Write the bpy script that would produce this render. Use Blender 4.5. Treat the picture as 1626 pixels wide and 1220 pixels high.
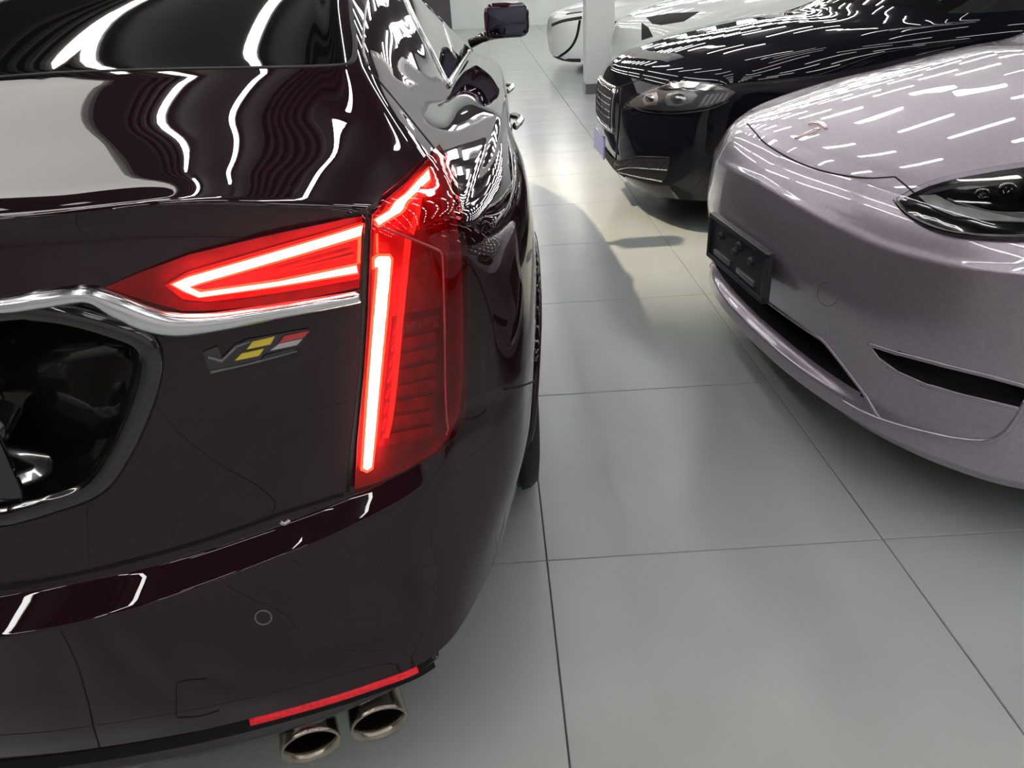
import bpy, bmesh, math, random
import numpy as np
from mathutils import Vector, Matrix
from mathutils.bvhtree import BVHTree
from mathutils.geometry import delaunay_2d_cdt

for o in list(bpy.data.objects): bpy.data.objects.remove(o)
scene = bpy.context.scene
COL = scene.collection

# ------------------------------------------------------------------ camera
W, Hh = 1626, 1220
FPX = 1181.7
CAM = np.array([0.0, 0.0, 1.30])
def cam_axes(th=28.12, roll=3.334, yaw=0.417):
    th, r, y = map(math.radians, (th, roll, yaw))
    fwd = np.array([math.sin(y)*math.cos(th), math.cos(y)*math.cos(th), -math.sin(th)])
    r0 = np.array([math.cos(y), -math.sin(y), 0]); u0 = np.cross(r0, fwd)
    return math.cos(r)*r0 - math.sin(r)*u0, math.sin(r)*r0 + math.cos(r)*u0, fwd
CR, CU, CF = cam_axes()
cd = bpy.data.cameras.new('camera'); cam = bpy.data.objects.new('camera', cd); COL.objects.link(cam)
cd.sensor_fit = 'HORIZONTAL'; cd.sensor_width = 36.0; cd.lens = FPX*36.0/W; cd.clip_start = 0.02; cd.clip_end = 200
cam.matrix_world = Matrix(((CR[0], CU[0], -CF[0], CAM[0]), (CR[1], CU[1], -CF[1], CAM[1]),
                           (CR[2], CU[2], -CF[2], CAM[2]), (0, 0, 0, 1)))
scene.camera = cam

# ------------------------------------------------------------------ world, exposure
wd = bpy.data.worlds.new('world'); scene.world = wd; wd.use_nodes = True
wd.node_tree.nodes['Background'].inputs[0].default_value = (0.85, 0.92, 1.0, 1)
wd.node_tree.nodes['Background'].inputs[1].default_value = 0.10
vs = scene.view_settings
vs.view_transform = 'Standard'; vs.look = 'None'; vs.gamma = 1.0; vs.use_curve_mapping = False
vs.exposure = 0.0

# large soft ceiling fixtures are the tubes themselves (built below); one warm track spot lights the aisle
TUBE_STRENGTH = 19.0
SPOT_POWER = 900.0

# ------------------------------------------------------------------ materials
def mat(name, col, rough=0.5, metal=0.0, coat=0.0, spec=0.5, coat_rough=0.02, emit=None, es=0.0, noise=None, bump=None):
    m = bpy.data.materials.new(name); m.use_nodes = True
    nt = m.node_tree; b = nt.nodes['Principled BSDF']
    b.inputs['Base Color'].default_value = (*col, 1); b.inputs['Roughness'].default_value = rough
    b.inputs['Metallic'].default_value = metal; b.inputs['Coat Weight'].default_value = coat
    b.inputs['Coat Roughness'].default_value = coat_rough; b.inputs['Coat IOR'].default_value = 1.52; b.inputs['Specular IOR Level'].default_value = spec
    if emit: b.inputs['Emission Color'].default_value = (*emit, 1); b.inputs['Emission Strength'].default_value = es
    if noise:  # (scale, amount): slight procedural colour variation
        n = nt.nodes.new('ShaderNodeTexNoise'); n.inputs['Scale'].default_value = noise[0]; n.inputs['Detail'].default_value = 6
        tc = nt.nodes.new('ShaderNodeTexCoord'); nt.links.new(tc.outputs['Object'], n.inputs['Vector'])
        r = nt.nodes.new('ShaderNodeValToRGB'); a = noise[1]
        r.color_ramp.elements[0].position = 0.3; r.color_ramp.elements[1].position = 0.7
        r.color_ramp.elements[0].color = (*[c*(1-a) for c in col], 1); r.color_ramp.elements[1].color = (*[min(1, c*(1+a)) for c in col], 1)
        nt.links.new(n.outputs['Fac'], r.inputs['Fac']); nt.links.new(r.outputs['Color'], b.inputs['Base Color'])
    if bump:   # (scale, strength)
        n = nt.nodes.new('ShaderNodeTexNoise'); n.inputs['Scale'].default_value = bump[0]
        tc = nt.nodes.new('ShaderNodeTexCoord'); nt.links.new(tc.outputs['Object'], n.inputs['Vector'])
        bp = nt.nodes.new('ShaderNodeBump'); bp.inputs['Strength'].default_value = bump[1]; bp.inputs['Distance'].default_value = 0.002
        nt.links.new(n.outputs['Fac'], bp.inputs['Height']); nt.links.new(bp.outputs['Normal'], b.inputs['Normal'])
    return m
def emis(name, col, s):
    m = bpy.data.materials.new(name); m.use_nodes = True; nt = m.node_tree; nt.nodes.clear()
    e = nt.nodes.new('ShaderNodeEmission'); e.inputs[0].default_value = (*col, 1); e.inputs[1].default_value = s
    o = nt.nodes.new('ShaderNodeOutputMaterial'); nt.links.new(e.outputs[0], o.inputs[0]); return m
def lensmat(name, col, rough=0.02, ior=1.5):
    m = bpy.data.materials.new(name); m.use_nodes = True; nt = m.node_tree; nt.nodes.clear()
    t = nt.nodes.new('ShaderNodeBsdfTransparent'); t.inputs[0].default_value = (*col, 1)
    g = nt.nodes.new('ShaderNodeBsdfGlossy'); g.inputs['Roughness'].default_value = rough
    f = nt.nodes.new('ShaderNodeFresnel'); f.inputs[0].default_value = ior
    mx = nt.nodes.new('ShaderNodeMixShader'); o = nt.nodes.new('ShaderNodeOutputMaterial')
    nt.links.new(f.outputs[0], mx.inputs[0]); nt.links.new(t.outputs[0], mx.inputs[1]); nt.links.new(g.outputs[0], mx.inputs[2])
    nt.links.new(mx.outputs[0], o.inputs[0]); return m

M = {}
M['tile'] = mat('floor_tile', (0.50, 0.545, 0.525), 0.22, spec=0.5, noise=(2.2, 0.05), bump=(9.0, 0.02))
M['grout'] = mat('grout', (0.12, 0.12, 0.12), 0.8, noise=(40, .2))
M['ceiling'] = mat('ceiling_dark', (0.02, 0.018, 0.02), 0.7, noise=(3, .2))
M['slat'] = mat('ceiling_slat', (0.045, 0.04, 0.04), 0.5, noise=(6, .2))
M['wall'] = mat('white_wall', (0.86, 0.91, 0.88), 0.35, noise=(1.5, .03))
M['wall_back'] = mat('pale_wall', (0.74, 0.71, 0.70), 0.5, noise=(1.0, .1))
M['wall_left'] = mat('dark_wall', (0.10, 0.09, 0.09), 0.5, noise=(1.5, .2))
M['wall_side'] = mat('taupe_wall', (0.20, 0.19, 0.19), 0.5, noise=(1.5, .1))
M['pillar'] = mat('pillar_white', (0.80, 0.80, 0.80), 0.25, noise=(2, .02))
M['tube'] = emis('tube_glow', (1.0, 0.98, 0.95), TUBE_STRENGTH)
M['panel'] = emis('panel_glow', (1.0, 0.97, 0.92), 1.3)
M['tube_body'] = mat('tube_body', (0.75, 0.75, 0.75), 0.4, noise=(20, .03))
M['black_paint'] = mat('black_cherry_paint', (0.019, 0.0060, 0.0085), 0.32, 0.0, 1.0, spec=0.0, coat_rough=0.012, noise=(60, .02))
M['black_jag'] = mat('black_paint_blue', (0.006, 0.006, 0.010), 0.3, 0.0, 1.0, spec=0.0, coat_rough=0.012, noise=(60, .1))
M['pearl'] = mat('pearl_lilac_paint', (0.42, 0.365, 0.435), 0.33, 0.68, 1.0, coat_rough=0.015, noise=(90, .06))
M['white_paint'] = mat('white_paint', (0.86, 0.90, 0.87), 0.3, 0.0, 1.0, noise=(60, .02))
M['gloss_black'] = mat('gloss_black', (0.006, 0.006, 0.006), 0.12, 0, 1.0, noise=(30, .2))
M['matte_black'] = mat('matte_black', (0.010, 0.010, 0.011), 0.65, noise=(60, .3), bump=(200, .2))
M['gap'] = mat('panel_gap_black', (0.002, 0.002, 0.002), 0.9, noise=(30, .1))
M['bracket'] = mat('bracket_plastic', (0.022, 0.020, 0.026), 0.42, noise=(50, .2), bump=(250, .2))
M['chrome'] = mat('chrome', (0.85, 0.86, 0.88), 0.16, 1.0, noise=(20, .02))
M['dark_chrome'] = mat('dark_chrome', (0.10, 0.09, 0.10), 0.18, 1.0, noise=(30, .1))
M['steel'] = mat('exhaust_steel', (0.42, 0.38, 0.32), 0.22, 1.0, noise=(15, .15))
M['soot'] = mat('exhaust_soot', (0.006, 0.006, 0.005), 0.8, noise=(30, .2))
M['tyre'] = mat('tyre_rubber', (0.014, 0.013, 0.013), 0.62, noise=(60, .2), bump=(120, .3))
M['glass_dark'] = mat('tinted_glass', (0.006, 0.005, 0.006), 0.02, 0.0, 0.0, spec=0.6, noise=(8, .1))
M['glass_side'] = mat('side_glass', (0.02, 0.025, 0.022), 0.02, 0.0, 0.0, spec=0.9, noise=(8, .1))
M['lens_red'] = lensmat('red_lens', (0.95, 0.11, 0.12))
M['lens_clear'] = lensmat('clear_lens', (0.92, 0.93, 0.95))
M['housing_red'] = mat('lamp_housing_red', (0.55, 0.05, 0.06), 0.35, 0.2, 0.5, noise=(40, .25))
M['housing_dark'] = mat('lamp_housing_dark', (0.30, 0.03, 0.045), 0.35, 0.2, 0.5, noise=(40, .2))
M['reflex'] = mat('reflex_red', (0.62, 0.03, 0.05), 0.25, 0.3, 0.6, noise=(40, .35), bump=(220, .6))
M['led'] = emis('led_core', (1.0, 0.86, 0.74), 40.0)
M['led_rim'] = emis('led_rim', (1.0, 0.30, 0.10), 6.0)
M['led_low'] = emis('led_inner_red', (1.0, 0.14, 0.10), 1.3)
M['reflector_glow'] = mat('bumper_reflector_glow', (0.72, 0.008, 0.02), 0.3, 0.0, 0.3, emit=(1.0, 0.01, 0.03), es=0.22, noise=(160, .35), bump=(400, .6))  # passive reflector, no lamp: weak emission added to brighten its red
M['yellow'] = mat('badge_yellow', (0.80, 0.62, 0.03), 0.3, 0, 1, noise=(30, .05))
M['bred'] = mat('badge_red', (0.55, 0.03, 0.04), 0.3, 0, 1, noise=(30, .05))
M['bgrey'] = mat('badge_grey', (0.50, 0.48, 0.50), 0.3, 0.3, 1, noise=(30, .05))
M['plate_blue'] = mat('plate_blue', (0.30, 0.32, 0.62), 0.4, noise=(40, .1))
M['refl_bowl'] = mat('headlamp_reflector', (0.75, 0.75, 0.74), 0.12, 1.0, noise=(20, .05))
M['silver_in'] = mat('headlamp_silver', (0.50, 0.50, 0.49), 0.38, 0.6, noise=(25, .25))
M['grey_trim'] = mat('grey_trim', (0.16, 0.16, 0.17), 0.3, 0.4, .5, noise=(30, .1))
M['rose'] = mat('rose_emblem', (0.80, 0.62, 0.60), 0.25, 0.7, .5, noise=(40, .05))
M['mirror'] = mat('mirror_glass', (0.10, 0.10, 0.14), 0.03, 1.0, noise=(5, .02))
M['warm'] = emis('spot_glow', (1.0, 0.80, 0.55), 25.0)

# ------------------------------------------------------------------ helpers
def link(name, verts, faces, m, parent=None, smooth=True, kind=None, label=None):
    me = bpy.data.meshes.new(name); me.from_pydata([tuple(map(float, v)) for v in verts], [], [tuple(f) for f in faces])
    me.update(); me.validate()
    if smooth: me.shade_smooth()
    o = bpy.data.objects.new(name, me); COL.objects.link(o)
    if m: me.materials.append(m)
    if parent is not None: put(o, parent)
    if kind: o['kind'] = kind
    if label: o['label'] = label
    return o
def put(o, parent):
    o.parent = parent
    if parent.parent is None: o.matrix_parent_inverse = Matrix.Translation(-parent.location)
def thing(name, label, cat, loc=(0, 0, 0), group=None):
    o = bpy.data.objects.new(name, None); COL.objects.link(o); o.location = loc; o.empty_display_size = 0.1
    o['label'] = label; o['category'] = cat
    if group: o['group'] = group
    return o
def fix_normals(o):
    bm = bmesh.new(); bm.from_mesh(o.data); bmesh.ops.recalc_face_normals(bm, faces=bm.faces); bm.to_mesh(o.data); bm.free()
def boxgeo(c, s, R=None):
    R = np.eye(3) if R is None else R
    v = [np.array(c)+R@(np.array([sx, sy, sz])*np.array(s)/2) for sx in (-1, 1) for sy in (-1, 1) for sz in (-1, 1)]
    f = [(0, 1, 3, 2), (4, 6, 7, 5), (0, 4, 5, 1), (2, 3, 7, 6), (0, 2, 6, 4), (1, 5, 7, 3)]
    return v, f
def box(name, c, s, m, parent=None, bev=0.0, R=None, **k):
    v, f = boxgeo(c, s, R)
    o = link(name, v, f, m, parent, smooth=False, **k)
    if bev:
        bm = bmesh.new(); bm.from_mesh(o.data)
        bmesh.ops.bevel(bm, geom=bm.edges[:], offset=bev, segments=3, profile=0.5, affect='EDGES')
        bm.to_mesh(o.data); bm.free(); o.data.shade_smooth()
    return o
def lathe(name, prof, centre, axis, m, parent, n=48, up=(0, 0, 1), squash=(1, 1), shear=0.0, **k):
    """prof: (radius, along) pairs turned around axis through centre"""
    ax = np.array(axis, float); ax /= np.linalg.norm(ax); u = np.array(up, float); u -= ax*(u@ax); u /= np.linalg.norm(u); w = np.cross(ax, u)
    V = []; F = []
    for r, t in prof:
        for i in range(n):
            a = 2*math.pi*i/n
            V.append(np.array(centre)+ax*(t+shear*r*math.cos(a))+u*r*math.cos(a)*squash[0]+w*r*math.sin(a)*squash[1])
    for j in range(len(prof)-1):
        for i in range(n):
            F.append((j*n+i, j*n+(i+1) % n, (j+1)*n+(i+1) % n, (j+1)*n+i))
    return link(name, V, F, m, parent, **k)

def pix_ray(u, v):
    d = CF + CR*(u-W/2)/FPX - CU*(v-Hh/2)/FPX
    return d/np.linalg.norm(d)
def to_pix(p):
    d = np.asarray(p)-CAM; z = d@CF
    return W/2+FPX*(d@CR)/z, Hh/2-FPX*(d@CU)/z
def in_poly(x, y, P):
    c = False; j = len(P)-1
    for i in range(len(P)):
        if (P[i][1] > y) != (P[j][1] > y) and x < (P[j][0]-P[i][0])*(y-P[i][1])/(P[j][1]-P[i][1])+P[i][0]: c = not c
        j = i
    return c

# ---- lofted car skins: a control net turned into a dense smooth skin
def cr1(P, n):
    """P (k,...) control points, n list of samples per segment -> dense along axis 0 and the parameters"""
    k = len(P); out = []; prm = []
    T = np.zeros_like(P); T[1:-1] = (P[2:]-P[:-2])/2; T[0] = P[1]-P[0]; T[-1] = P[-1]-P[-2]
    for d in range(1, k-1):   # limit tangents to avoid overshoot on short neighbours
        a = np.linalg.norm(P[d]-P[d-1], axis=-1, keepdims=True); b = np.linalg.norm(P[d+1]-P[d], axis=-1, keepdims=True)
        L = np.linalg.norm(T[d], axis=-1, keepdims=True)+1e-9
        lim = 1.3*np.minimum(a, b)+1e-6
        T[d] = T[d]*np.minimum(1.0, lim/L)
    for s in range(k-1):
        for i in range(n[s]):
            t = i/n[s]; h = (2*t**3-3*t*t+1, t**3-2*t*t+t, -2*t**3+3*t*t, t**3-t*t)
            out.append(h[0]*P[s]+h[1]*T[s]+h[2]*P[s+1]+h[3]*T[s+1]); prm.append(s+t)
    out.append(P[-1]); prm.append(k-1.0)
    return np.array(out), np.array(prm)
class Skin:
    def __init__(s, ctrl, nr, nc, xf=None, smooth=2, mirror=None, crease={}):
        C = np.array(ctrl, float); rows = []; lab = []; nn = []
        for i in range(len(C)):      # crease rows get close neighbours so that the edge stays tight
            a = crease.get(i, 0)
            if a and i > 0: rows.append(C[i]+(C[i-1]-C[i])*a); lab.append(i-a)
            rows.append(C[i]); lab.append(float(i))
            if a and i < len(C)-1: rows.append(C[i]+(C[i+1]-C[i])*a); lab.append(i+a)
        for i in range(len(lab)-1): nn.append(max(2, int(round(nr[min(int(lab[i]+1e-6), len(nr)-1)]*(lab[i+1]-lab[i])))))
        D, s.v = cr1(np.array(rows), nn); s.v = np.interp(s.v, np.arange(len(lab)), lab)
        D2, s.u = cr1(np.swapaxes(D, 0, 1), nc)
        G = np.swapaxes(D2, 0, 1)
        for _ in range(smooth):
            g = G.copy(); g[1:-1] = 0.25*G[:-2]+0.5*G[1:-1]+0.25*G[2:]; G = g
            g = G.copy(); g[:, 1:-1] = 0.25*G[:, :-2]+0.5*G[:, 1:-1]+0.25*G[:, 2:]; G = g
        s.mirror = mirror
        Gm = mirror(G)
        s.G = xf(G) if xf else G; s.Gm = xf(Gm) if xf else Gm
        R, Cn = s.G.shape[:2]; s.R, s.C = R, Cn
        V = s.G.reshape(-1, 3); F = [(r*Cn+c, r*Cn+c+1, (r+1)*Cn+c+1, (r+1)*Cn+c) for r in range(R-1) for c in range(Cn-1)]
        Vm = s.Gm.reshape(-1, 3); Fm = [(a+len(V), d+len(V), c+len(V), b+len(V)) for a, b, c, d in F]
        s.bvh = BVHTree.FromPolygons([tuple(x) for x in np.vstack([V, Vm])], F+Fm)
        s.holes = []; s.centre = V.mean(0)
    def hit(s, o, d):
        p, n, i, t = s.bvh.ray_cast(Vector(o), Vector(d))
        if p is None:
            q = np.array(o)+np.array(d)*np.linalg.norm(s.centre-np.array(o))
            # nearest point of the skin to the ray
            best = None
            for k in np.linspace(0.4, 1.6, 60):
                q = np.array(o)+np.array(d)*np.linalg.norm(s.centre-np.array(o))*k
                a = s.bvh.find_nearest(Vector(q))
                if a[0] is not None and (best is None or a[3] < best[3]): best = a
            p, n = best[0], best[1]
        p = np.array(p); n = np.array(n)
        if n@np.array(d) > 0: n = -n
        return p, n/np.linalg.norm(n)
    def pix(s, u, v): return s.hit(CAM, pix_ray(u, v))
    def panel(s, name, m, parent, test, both=True, hole=None):
        """faces of the skin for which test(v,u) holds; both sides of the car"""
        obs = []
        for side, G in ((0, s.G), (1, s.Gm)):
            if side == 1 and not both: break
            idx = {}; V = []; F = []
            for r in range(s.R-1):
                vm = (s.v[r]+s.v[r+1])/2
                for c in range(s.C-1):
                    um = (s.u[c]+s.u[c+1])/2
                    if not test(vm, um): continue
                    q = [(r, c), (r, c+1), (r+1, c+1), (r+1, c)]
                    if hole:
                        P = (G[r, c]+G[r+1, c+1])/2
                        if hole(P, side): continue
                    if side: q = q[::-1]
                    f = []
                    for k in q:
                        if k not in idx: idx[k] = len(V); V.append(G[k])
                        f.append(idx[k])
                    F.append(f)
            obs.append((V, F))
        return obs
    def add_panel(s, name, m, parent, test, both='join', hole=None):
        ob = s.panel(name, m, parent, test, True, hole)
        if both == 'join':
            (V, F), (V2, F2) = ob
            o = link(name, V+V2, F+[[i+len(V) for i in f] for f in F2], m, parent)
            bm = bmesh.new(); bm.from_mesh(o.data); bmesh.ops.remove_doubles(bm, verts=bm.verts, dist=1e-4)
            bm.to_mesh(o.data); bm.free(); o.data.shade_smooth(); return o
        return [link(name, V, F, m, parent) for V, F in ob if F]

def smooth_line(pts, step=4.0, curve=True):
    P = np.array(pts, float)
    if curve and len(P) > 2:
        n = [max(2, int(np.linalg.norm(P[i+1]-P[i])/step)) for i in range(len(P)-1)]
        return cr1(P, n)[0]
    out = []
    for i in range(len(P)-1):
        n = max(1, int(np.linalg.norm(P[i+1]-P[i])/step))
        for k in range(n): out.append(P[i]+(P[i+1]-P[i])*k/n)
    out.append(P[-1]); return np.array(out)
def sweep(name, pts, nrm, wid, h, m, parent, base=0.0, prof='round', **k):
    """ribbon with a raised cross-section along 3D points; wid, h may be lists"""
    pts = np.array(pts); n = len(pts); nrm = np.array(nrm)
    wid = np.broadcast_to(np.array(wid, float), n) if np.ndim(wid) == 0 else np.array(wid)
    T = np.gradient(pts, axis=0); T /= (np.linalg.norm(T, axis=1, keepdims=True)+1e-9)
    S = np.cross(nrm, T); S /= (np.linalg.norm(S, axis=1, keepdims=True)+1e-9)
    if prof == 'round': cs = [(-.5, -.3), (-.5, .35), (-.36, .78), (-.15, .97), (.15, .97), (.36, .78), (.5, .35), (.5, -.3)]
    elif prof == 'facet': cs = [(-.5, -.3), (-.5, .2), (-.12, 1.0), (.0, 1.03), (.5, .25), (.5, -.3)]
    else: cs = [(-.5, -.3), (-.5, 1), (.5, 1), (.5, -.3)]
    V = []; F = []; K = len(cs)
    for i in range(n):
        for a, b in cs: V.append(pts[i]+S[i]*a*wid[i]+nrm[i]*(base+b*h))
    for i in range(n-1):
        for j in range(K):
            F.append((i*K+j, i*K+(j+1) % K, (i+1)*K+(j+1) % K, (i+1)*K+j))
    F.append(tuple(range(K))[::-1]); F.append(tuple((n-1)*K+j for j in range(K)))
    o = link(name, V, F, m, parent, smooth=(prof == 'round'), **k); fix_normals(o)
    return o
def line_on(skin, name, px, wid, h, m, parent, base=0.0, prof='round', curve=True, step=5.0, wpx=None, **k):
    L = smooth_line([p[:2] for p in px], step, curve)
    hits = [skin.pix(*p) for p in L]
    P = [a for a, b in hits]; N = [b for a, b in hits]
    if wpx is not None:  # widths given in photo pixels at the control points
        s0 = np.concatenate([[0], np.cumsum(np.linalg.norm(np.diff(L, axis=0), axis=1))])
        idx = [int(np.argmin(np.linalg.norm(L-np.array(q[:2]), axis=1))) for q in px]
        ww = np.interp(s0, [s0[i] for i in idx], wpx)
        wid = [w*((p-CAM)@CF)/FPX for w, p in zip(ww, P)]
    return sweep(name, P, N, wid, h, m, parent, base, prof, **k)
def patch(skin, name, poly, off, thick, m, parent, step=9.0, dome=0.0, curve=False, sheet=False, **k):
    """a solid plate that follows the skin inside an outline; back: plate recessed below the skin"""
    P = smooth_line(list(poly)+[poly[0]], step, curve)[:-1]
    pts = [Vector(p) for p in P]; nb = len(pts)
    x0, y0 = P.min(0); x1, y1 = P.max(0); inner = []
    A = np.array([tuple(p) for p in P]); B = np.roll(A, -1, 0)
    yy = y0+step/2
    while yy < y1:
        xx = x0+step/2
        while xx < x1:
            if in_poly(xx, yy, P):
                q = np.array([xx, yy]); ab = B-A; t = np.clip(((q-A)*ab).sum(1)/((ab*ab).sum(1)+1e-9), 0, 1)
                if np.linalg.norm(A+ab*t[:, None]-q, axis=1).min() > step*0.45: inner.append(Vector((xx, yy)))
            xx += step
        yy += step
    vs_, ed, fc, *_ = delaunay_2d_cdt(pts+inner, [], [list(range(nb))], 1, 1e-4)
    hits = [skin.pix(*p) for p in vs_]
    top = []
    for (p, n), q in zip(hits, vs_):
        o_ = off
        if dome:
            qq = np.array(q); ab = B-A; t = np.clip(((qq-A)*ab).sum(1)/((ab*ab).sum(1)+1e-9), 0, 1)
            dd = np.linalg.norm(A+ab*t[:, None]-qq, axis=1).min(); o_ += dome*(1-math.exp(-dd/ (step*1.2)))
        top.append(p+n*o_)
    bot = [p+n*(off-thick) for p, n in hits]
    nv = len(top); V = top+bot; F = [tuple(f) for f in fc]+([] if sheet else [tuple(i+nv for i in f[::-1]) for f in fc])
    cnt = {}
    for f in fc:
        for i in range(len(f)):
            e = (f[i], f[(i+1) % len(f)]); cnt[e] = 1
    for (a, b) in list(cnt):
        if (b, a) not in cnt: F.append((b, a, a+nv, b+nv))
    o = link(name, V, F, m, parent, **k)
    if not sheet: fix_normals(o)
    else:
        bm = bmesh.new(); bm.from_mesh(o.data); bmesh.ops.delete(bm, geom=[v for v in bm.verts if not v.link_faces], context='VERTS')
        bmesh.ops.recalc_face_normals(bm, faces=bm.faces); bm.faces.ensure_lookup_table()
        f0 = bm.faces[0]
        if f0.normal.dot(Vector(CAM)-f0.calc_center_median()) < 0: bmesh.ops.reverse_faces(bm, faces=bm.faces)
        bm.to_mesh(o.data); bm.free(); o.data.shade_smooth()
    try:
        o.data.set_sharp_from_angle(angle=math.radians(50))
    except Exception: pass
    return o
def recess(skin, parent, poly, depth, m_in, m_rim, rim_w=0.012, rim_h=0.006, shrink=0.85, curve=True, name='recess', dirv=None, pn=None):
    """bowl behind a hole in the skin with a rim around it"""
    if pn is None:
        L = smooth_line(list(poly)+[poly[0]], 5.0, curve); hits = [skin.pix(*p) for p in L]
    else: hits = pn
    P = np.array([a for a, b in hits]); N = np.array([b for a, b in hits])
    c = P[:-1].mean(0); nm = N.mean(0); nm /= np.linalg.norm(nm)
    if dirv is not None: nm = -np.array(dirv, float)/np.linalg.norm(dirv)
    n = len(P)-1; rings = [P[:-1]+N[:-1]*0.001, P[:-1]-nm*depth*0.5+(c-P[:-1])*(1-shrink)*0.35, P[:-1]-nm*depth+(c-P[:-1])*(1-shrink)]
    V = [p for r in rings for p in r]+[c-nm*depth]; F = []
    for j in range(2):
        for i in range(n): F.append((j*n+i, j*n+(i+1) % n, (j+1)*n+(i+1) % n, (j+1)*n+i))
    for i in range(n): F.append((2*n+i, 2*n+(i+1) % n, 3*n))
    o = link(name, V, F, m_in, parent)
    if m_rim: sweep('rim', P, N, rim_w, rim_h, m_rim, parent)
    return o, c, nm
def tube_path(name, pts, r, m, parent, n=10, **k):
    pts = np.array(pts, float); T = np.gradient(pts, axis=0); V = []; F = []
    for p, t in zip(pts, T):
        t = t/np.linalg.norm(t); a = np.cross(t, [0, 0, 1.0]);
        if np.linalg.norm(a) < 1e-3: a = np.array([1., 0, 0])
        a /= np.linalg.norm(a); b = np.cross(t, a)
        for i in range(n): V.append(p+r*(a*math.cos(2*math.pi*i/n)+b*math.sin(2*math.pi*i/n)))
    for j in range(len(pts)-1):
        for i in range(n): F.append((j*n+i, j*n+(i+1) % n, (j+1)*n+(i+1) % n, (j+1)*n+i))
    F.append(tuple(range(n))[::-1]); F.append(tuple((len(pts)-1)*n+i for i in range(n)))
    o = link(name, V, F, m, parent, **k); fix_normals(o); return o

# ------------------------------------------------------------------ the setting
TS = 0.865; TX0, TY0 = 0.0733, 1.465; GAP = 0.0035
X0, X1, Y0, Y1, ZC = -11.0, 15.0, -8.0, 30.0, 4.3
fl = link('floor', *boxgeo(((X0+X1)/2, (Y0+Y1)/2, -0.055), (X1-X0, Y1-Y0, 0.1)), M['grout'], smooth=False, kind='structure')
def tile_geo(s, z0=-0.006, z1=0.0, c=0.0015):
    h = s/2; V = [(x, y, z0) for x, y in ((-h, -h), (h, -h), (h, h), (-h, h))]
    V += [(x, y, z1-c) for x, y in ((-h, -h), (h, -h), (h, h), (-h, h))]
    k = h-c; V += [(x, y, z1) for x, y in ((-k, -k), (k, -k), (k, k), (-k, k))]
    F = [(8, 9, 10, 11)]
    for i in range(4):
        j = (i+1) % 4; F += [(i, j, 4+j, 4+i), (4+i, 4+j, 8+j, 8+i)]
    return V, F
tv, tf = tile_geo(TS-GAP)
tile_me = bpy.data.meshes.new('tile'); tile_me.from_pydata(tv, [], tf); tile_me.materials.append(M['tile'])
cells = []
for i in range(-14, 19):
    for j in range(-12, 35):
        x, y = TX0+TS*(i+.5), TY0+TS*(j+.5)
        if X0+.4 < x < X1-.4 and Y0+.4 < y < Y1-.4: cells.append((x, y))
def seen(c):
    u, v = to_pix((c[0], c[1], 0)); d = (np.array([c[0], c[1], 0])-CAM)@CF
    return (0 if d > .2 and -300 < u < 1900 and -100 < v < 1600 else 100)+math.hypot(*c)
cells.sort(key=seen)
for x, y in cells[:290]:
    o = bpy.data.objects.new('tile', tile_me); COL.objects.link(o); o.location = (x, y, 0); o.parent = fl
V = []; F = []
for x, y in cells[290:]:
    b = len(V); V += [(a+x, c+y, d) for a, c, d in tv]; F += [[k+b for k in f] for f in tf]
link('tile_field', V, F, M['tile'], fl, smooth=False, kind='stuff')

box('wall_front', (X0/2-.6, Y1+.05, ZC/2), (-X0-1.2, .1, ZC), M['wall_left'], kind='structure')
box('wall_end', (X1/2-.6, Y1+.05, ZC/2), (X1+1.2, .1, ZC), M['wall'], kind='structure')
box('wall_back', ((X0+X1)/2, Y0-.05, ZC/2), (X1-X0, .1, ZC), M['wall_back'], kind='structure')
box('wall_left', (X0-.05, (Y0+Y1)/2, ZC/2), (.1, Y1-Y0, ZC), M['wall_left'], kind='structure')
box('wall_right', (X1+.05, (Y0+Y1)/2, ZC/2), (.1, Y1-Y0, ZC), M['wall_side'], kind='structure')
ce = box('ceiling', ((X0+X1)/2, (Y0+Y1)/2, ZC+.05), (X1-X0, Y1-Y0, .1), M['ceiling'], kind='structure')
for x in [-3.86+i*.13 for i in range(4)]+[-1.75+i*.13 for i in range(7)]:   # linear baffles along the ceiling
    box('slat', (x, (Y0+Y1)/2, ZC-.06), (.05, Y1-Y0-.2, .12), M['slat'], ce)
lp = thing('light_panel', 'large square backlit panel set into the dark ceiling', 'ceiling lamp', (-6.9, 8.6, ZC))
box('frame', (-6.9, 8.6, ZC-.03), (4.96, 6.16, .05), M['tube_body'], lp)
box('diffuser', (-6.9, 8.6, ZC-.06), (4.8, 6.0, .02), M['panel'], lp)

# pillar at the end of the row
pil = thing('square_pillar', 'white square pillar with dark skirting behind the black sedan', 'pillar', (1.45, 10.52, 0))
box('shaft', (1.45, 10.52, ZC/2+.06), (.36, .36, ZC-.12), M['pillar'], pil, bev=.006)
box('skirting', (1.45, 10.52, .06), (.38, .38, .12), M['grey_trim'], pil, bev=.003)

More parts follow.
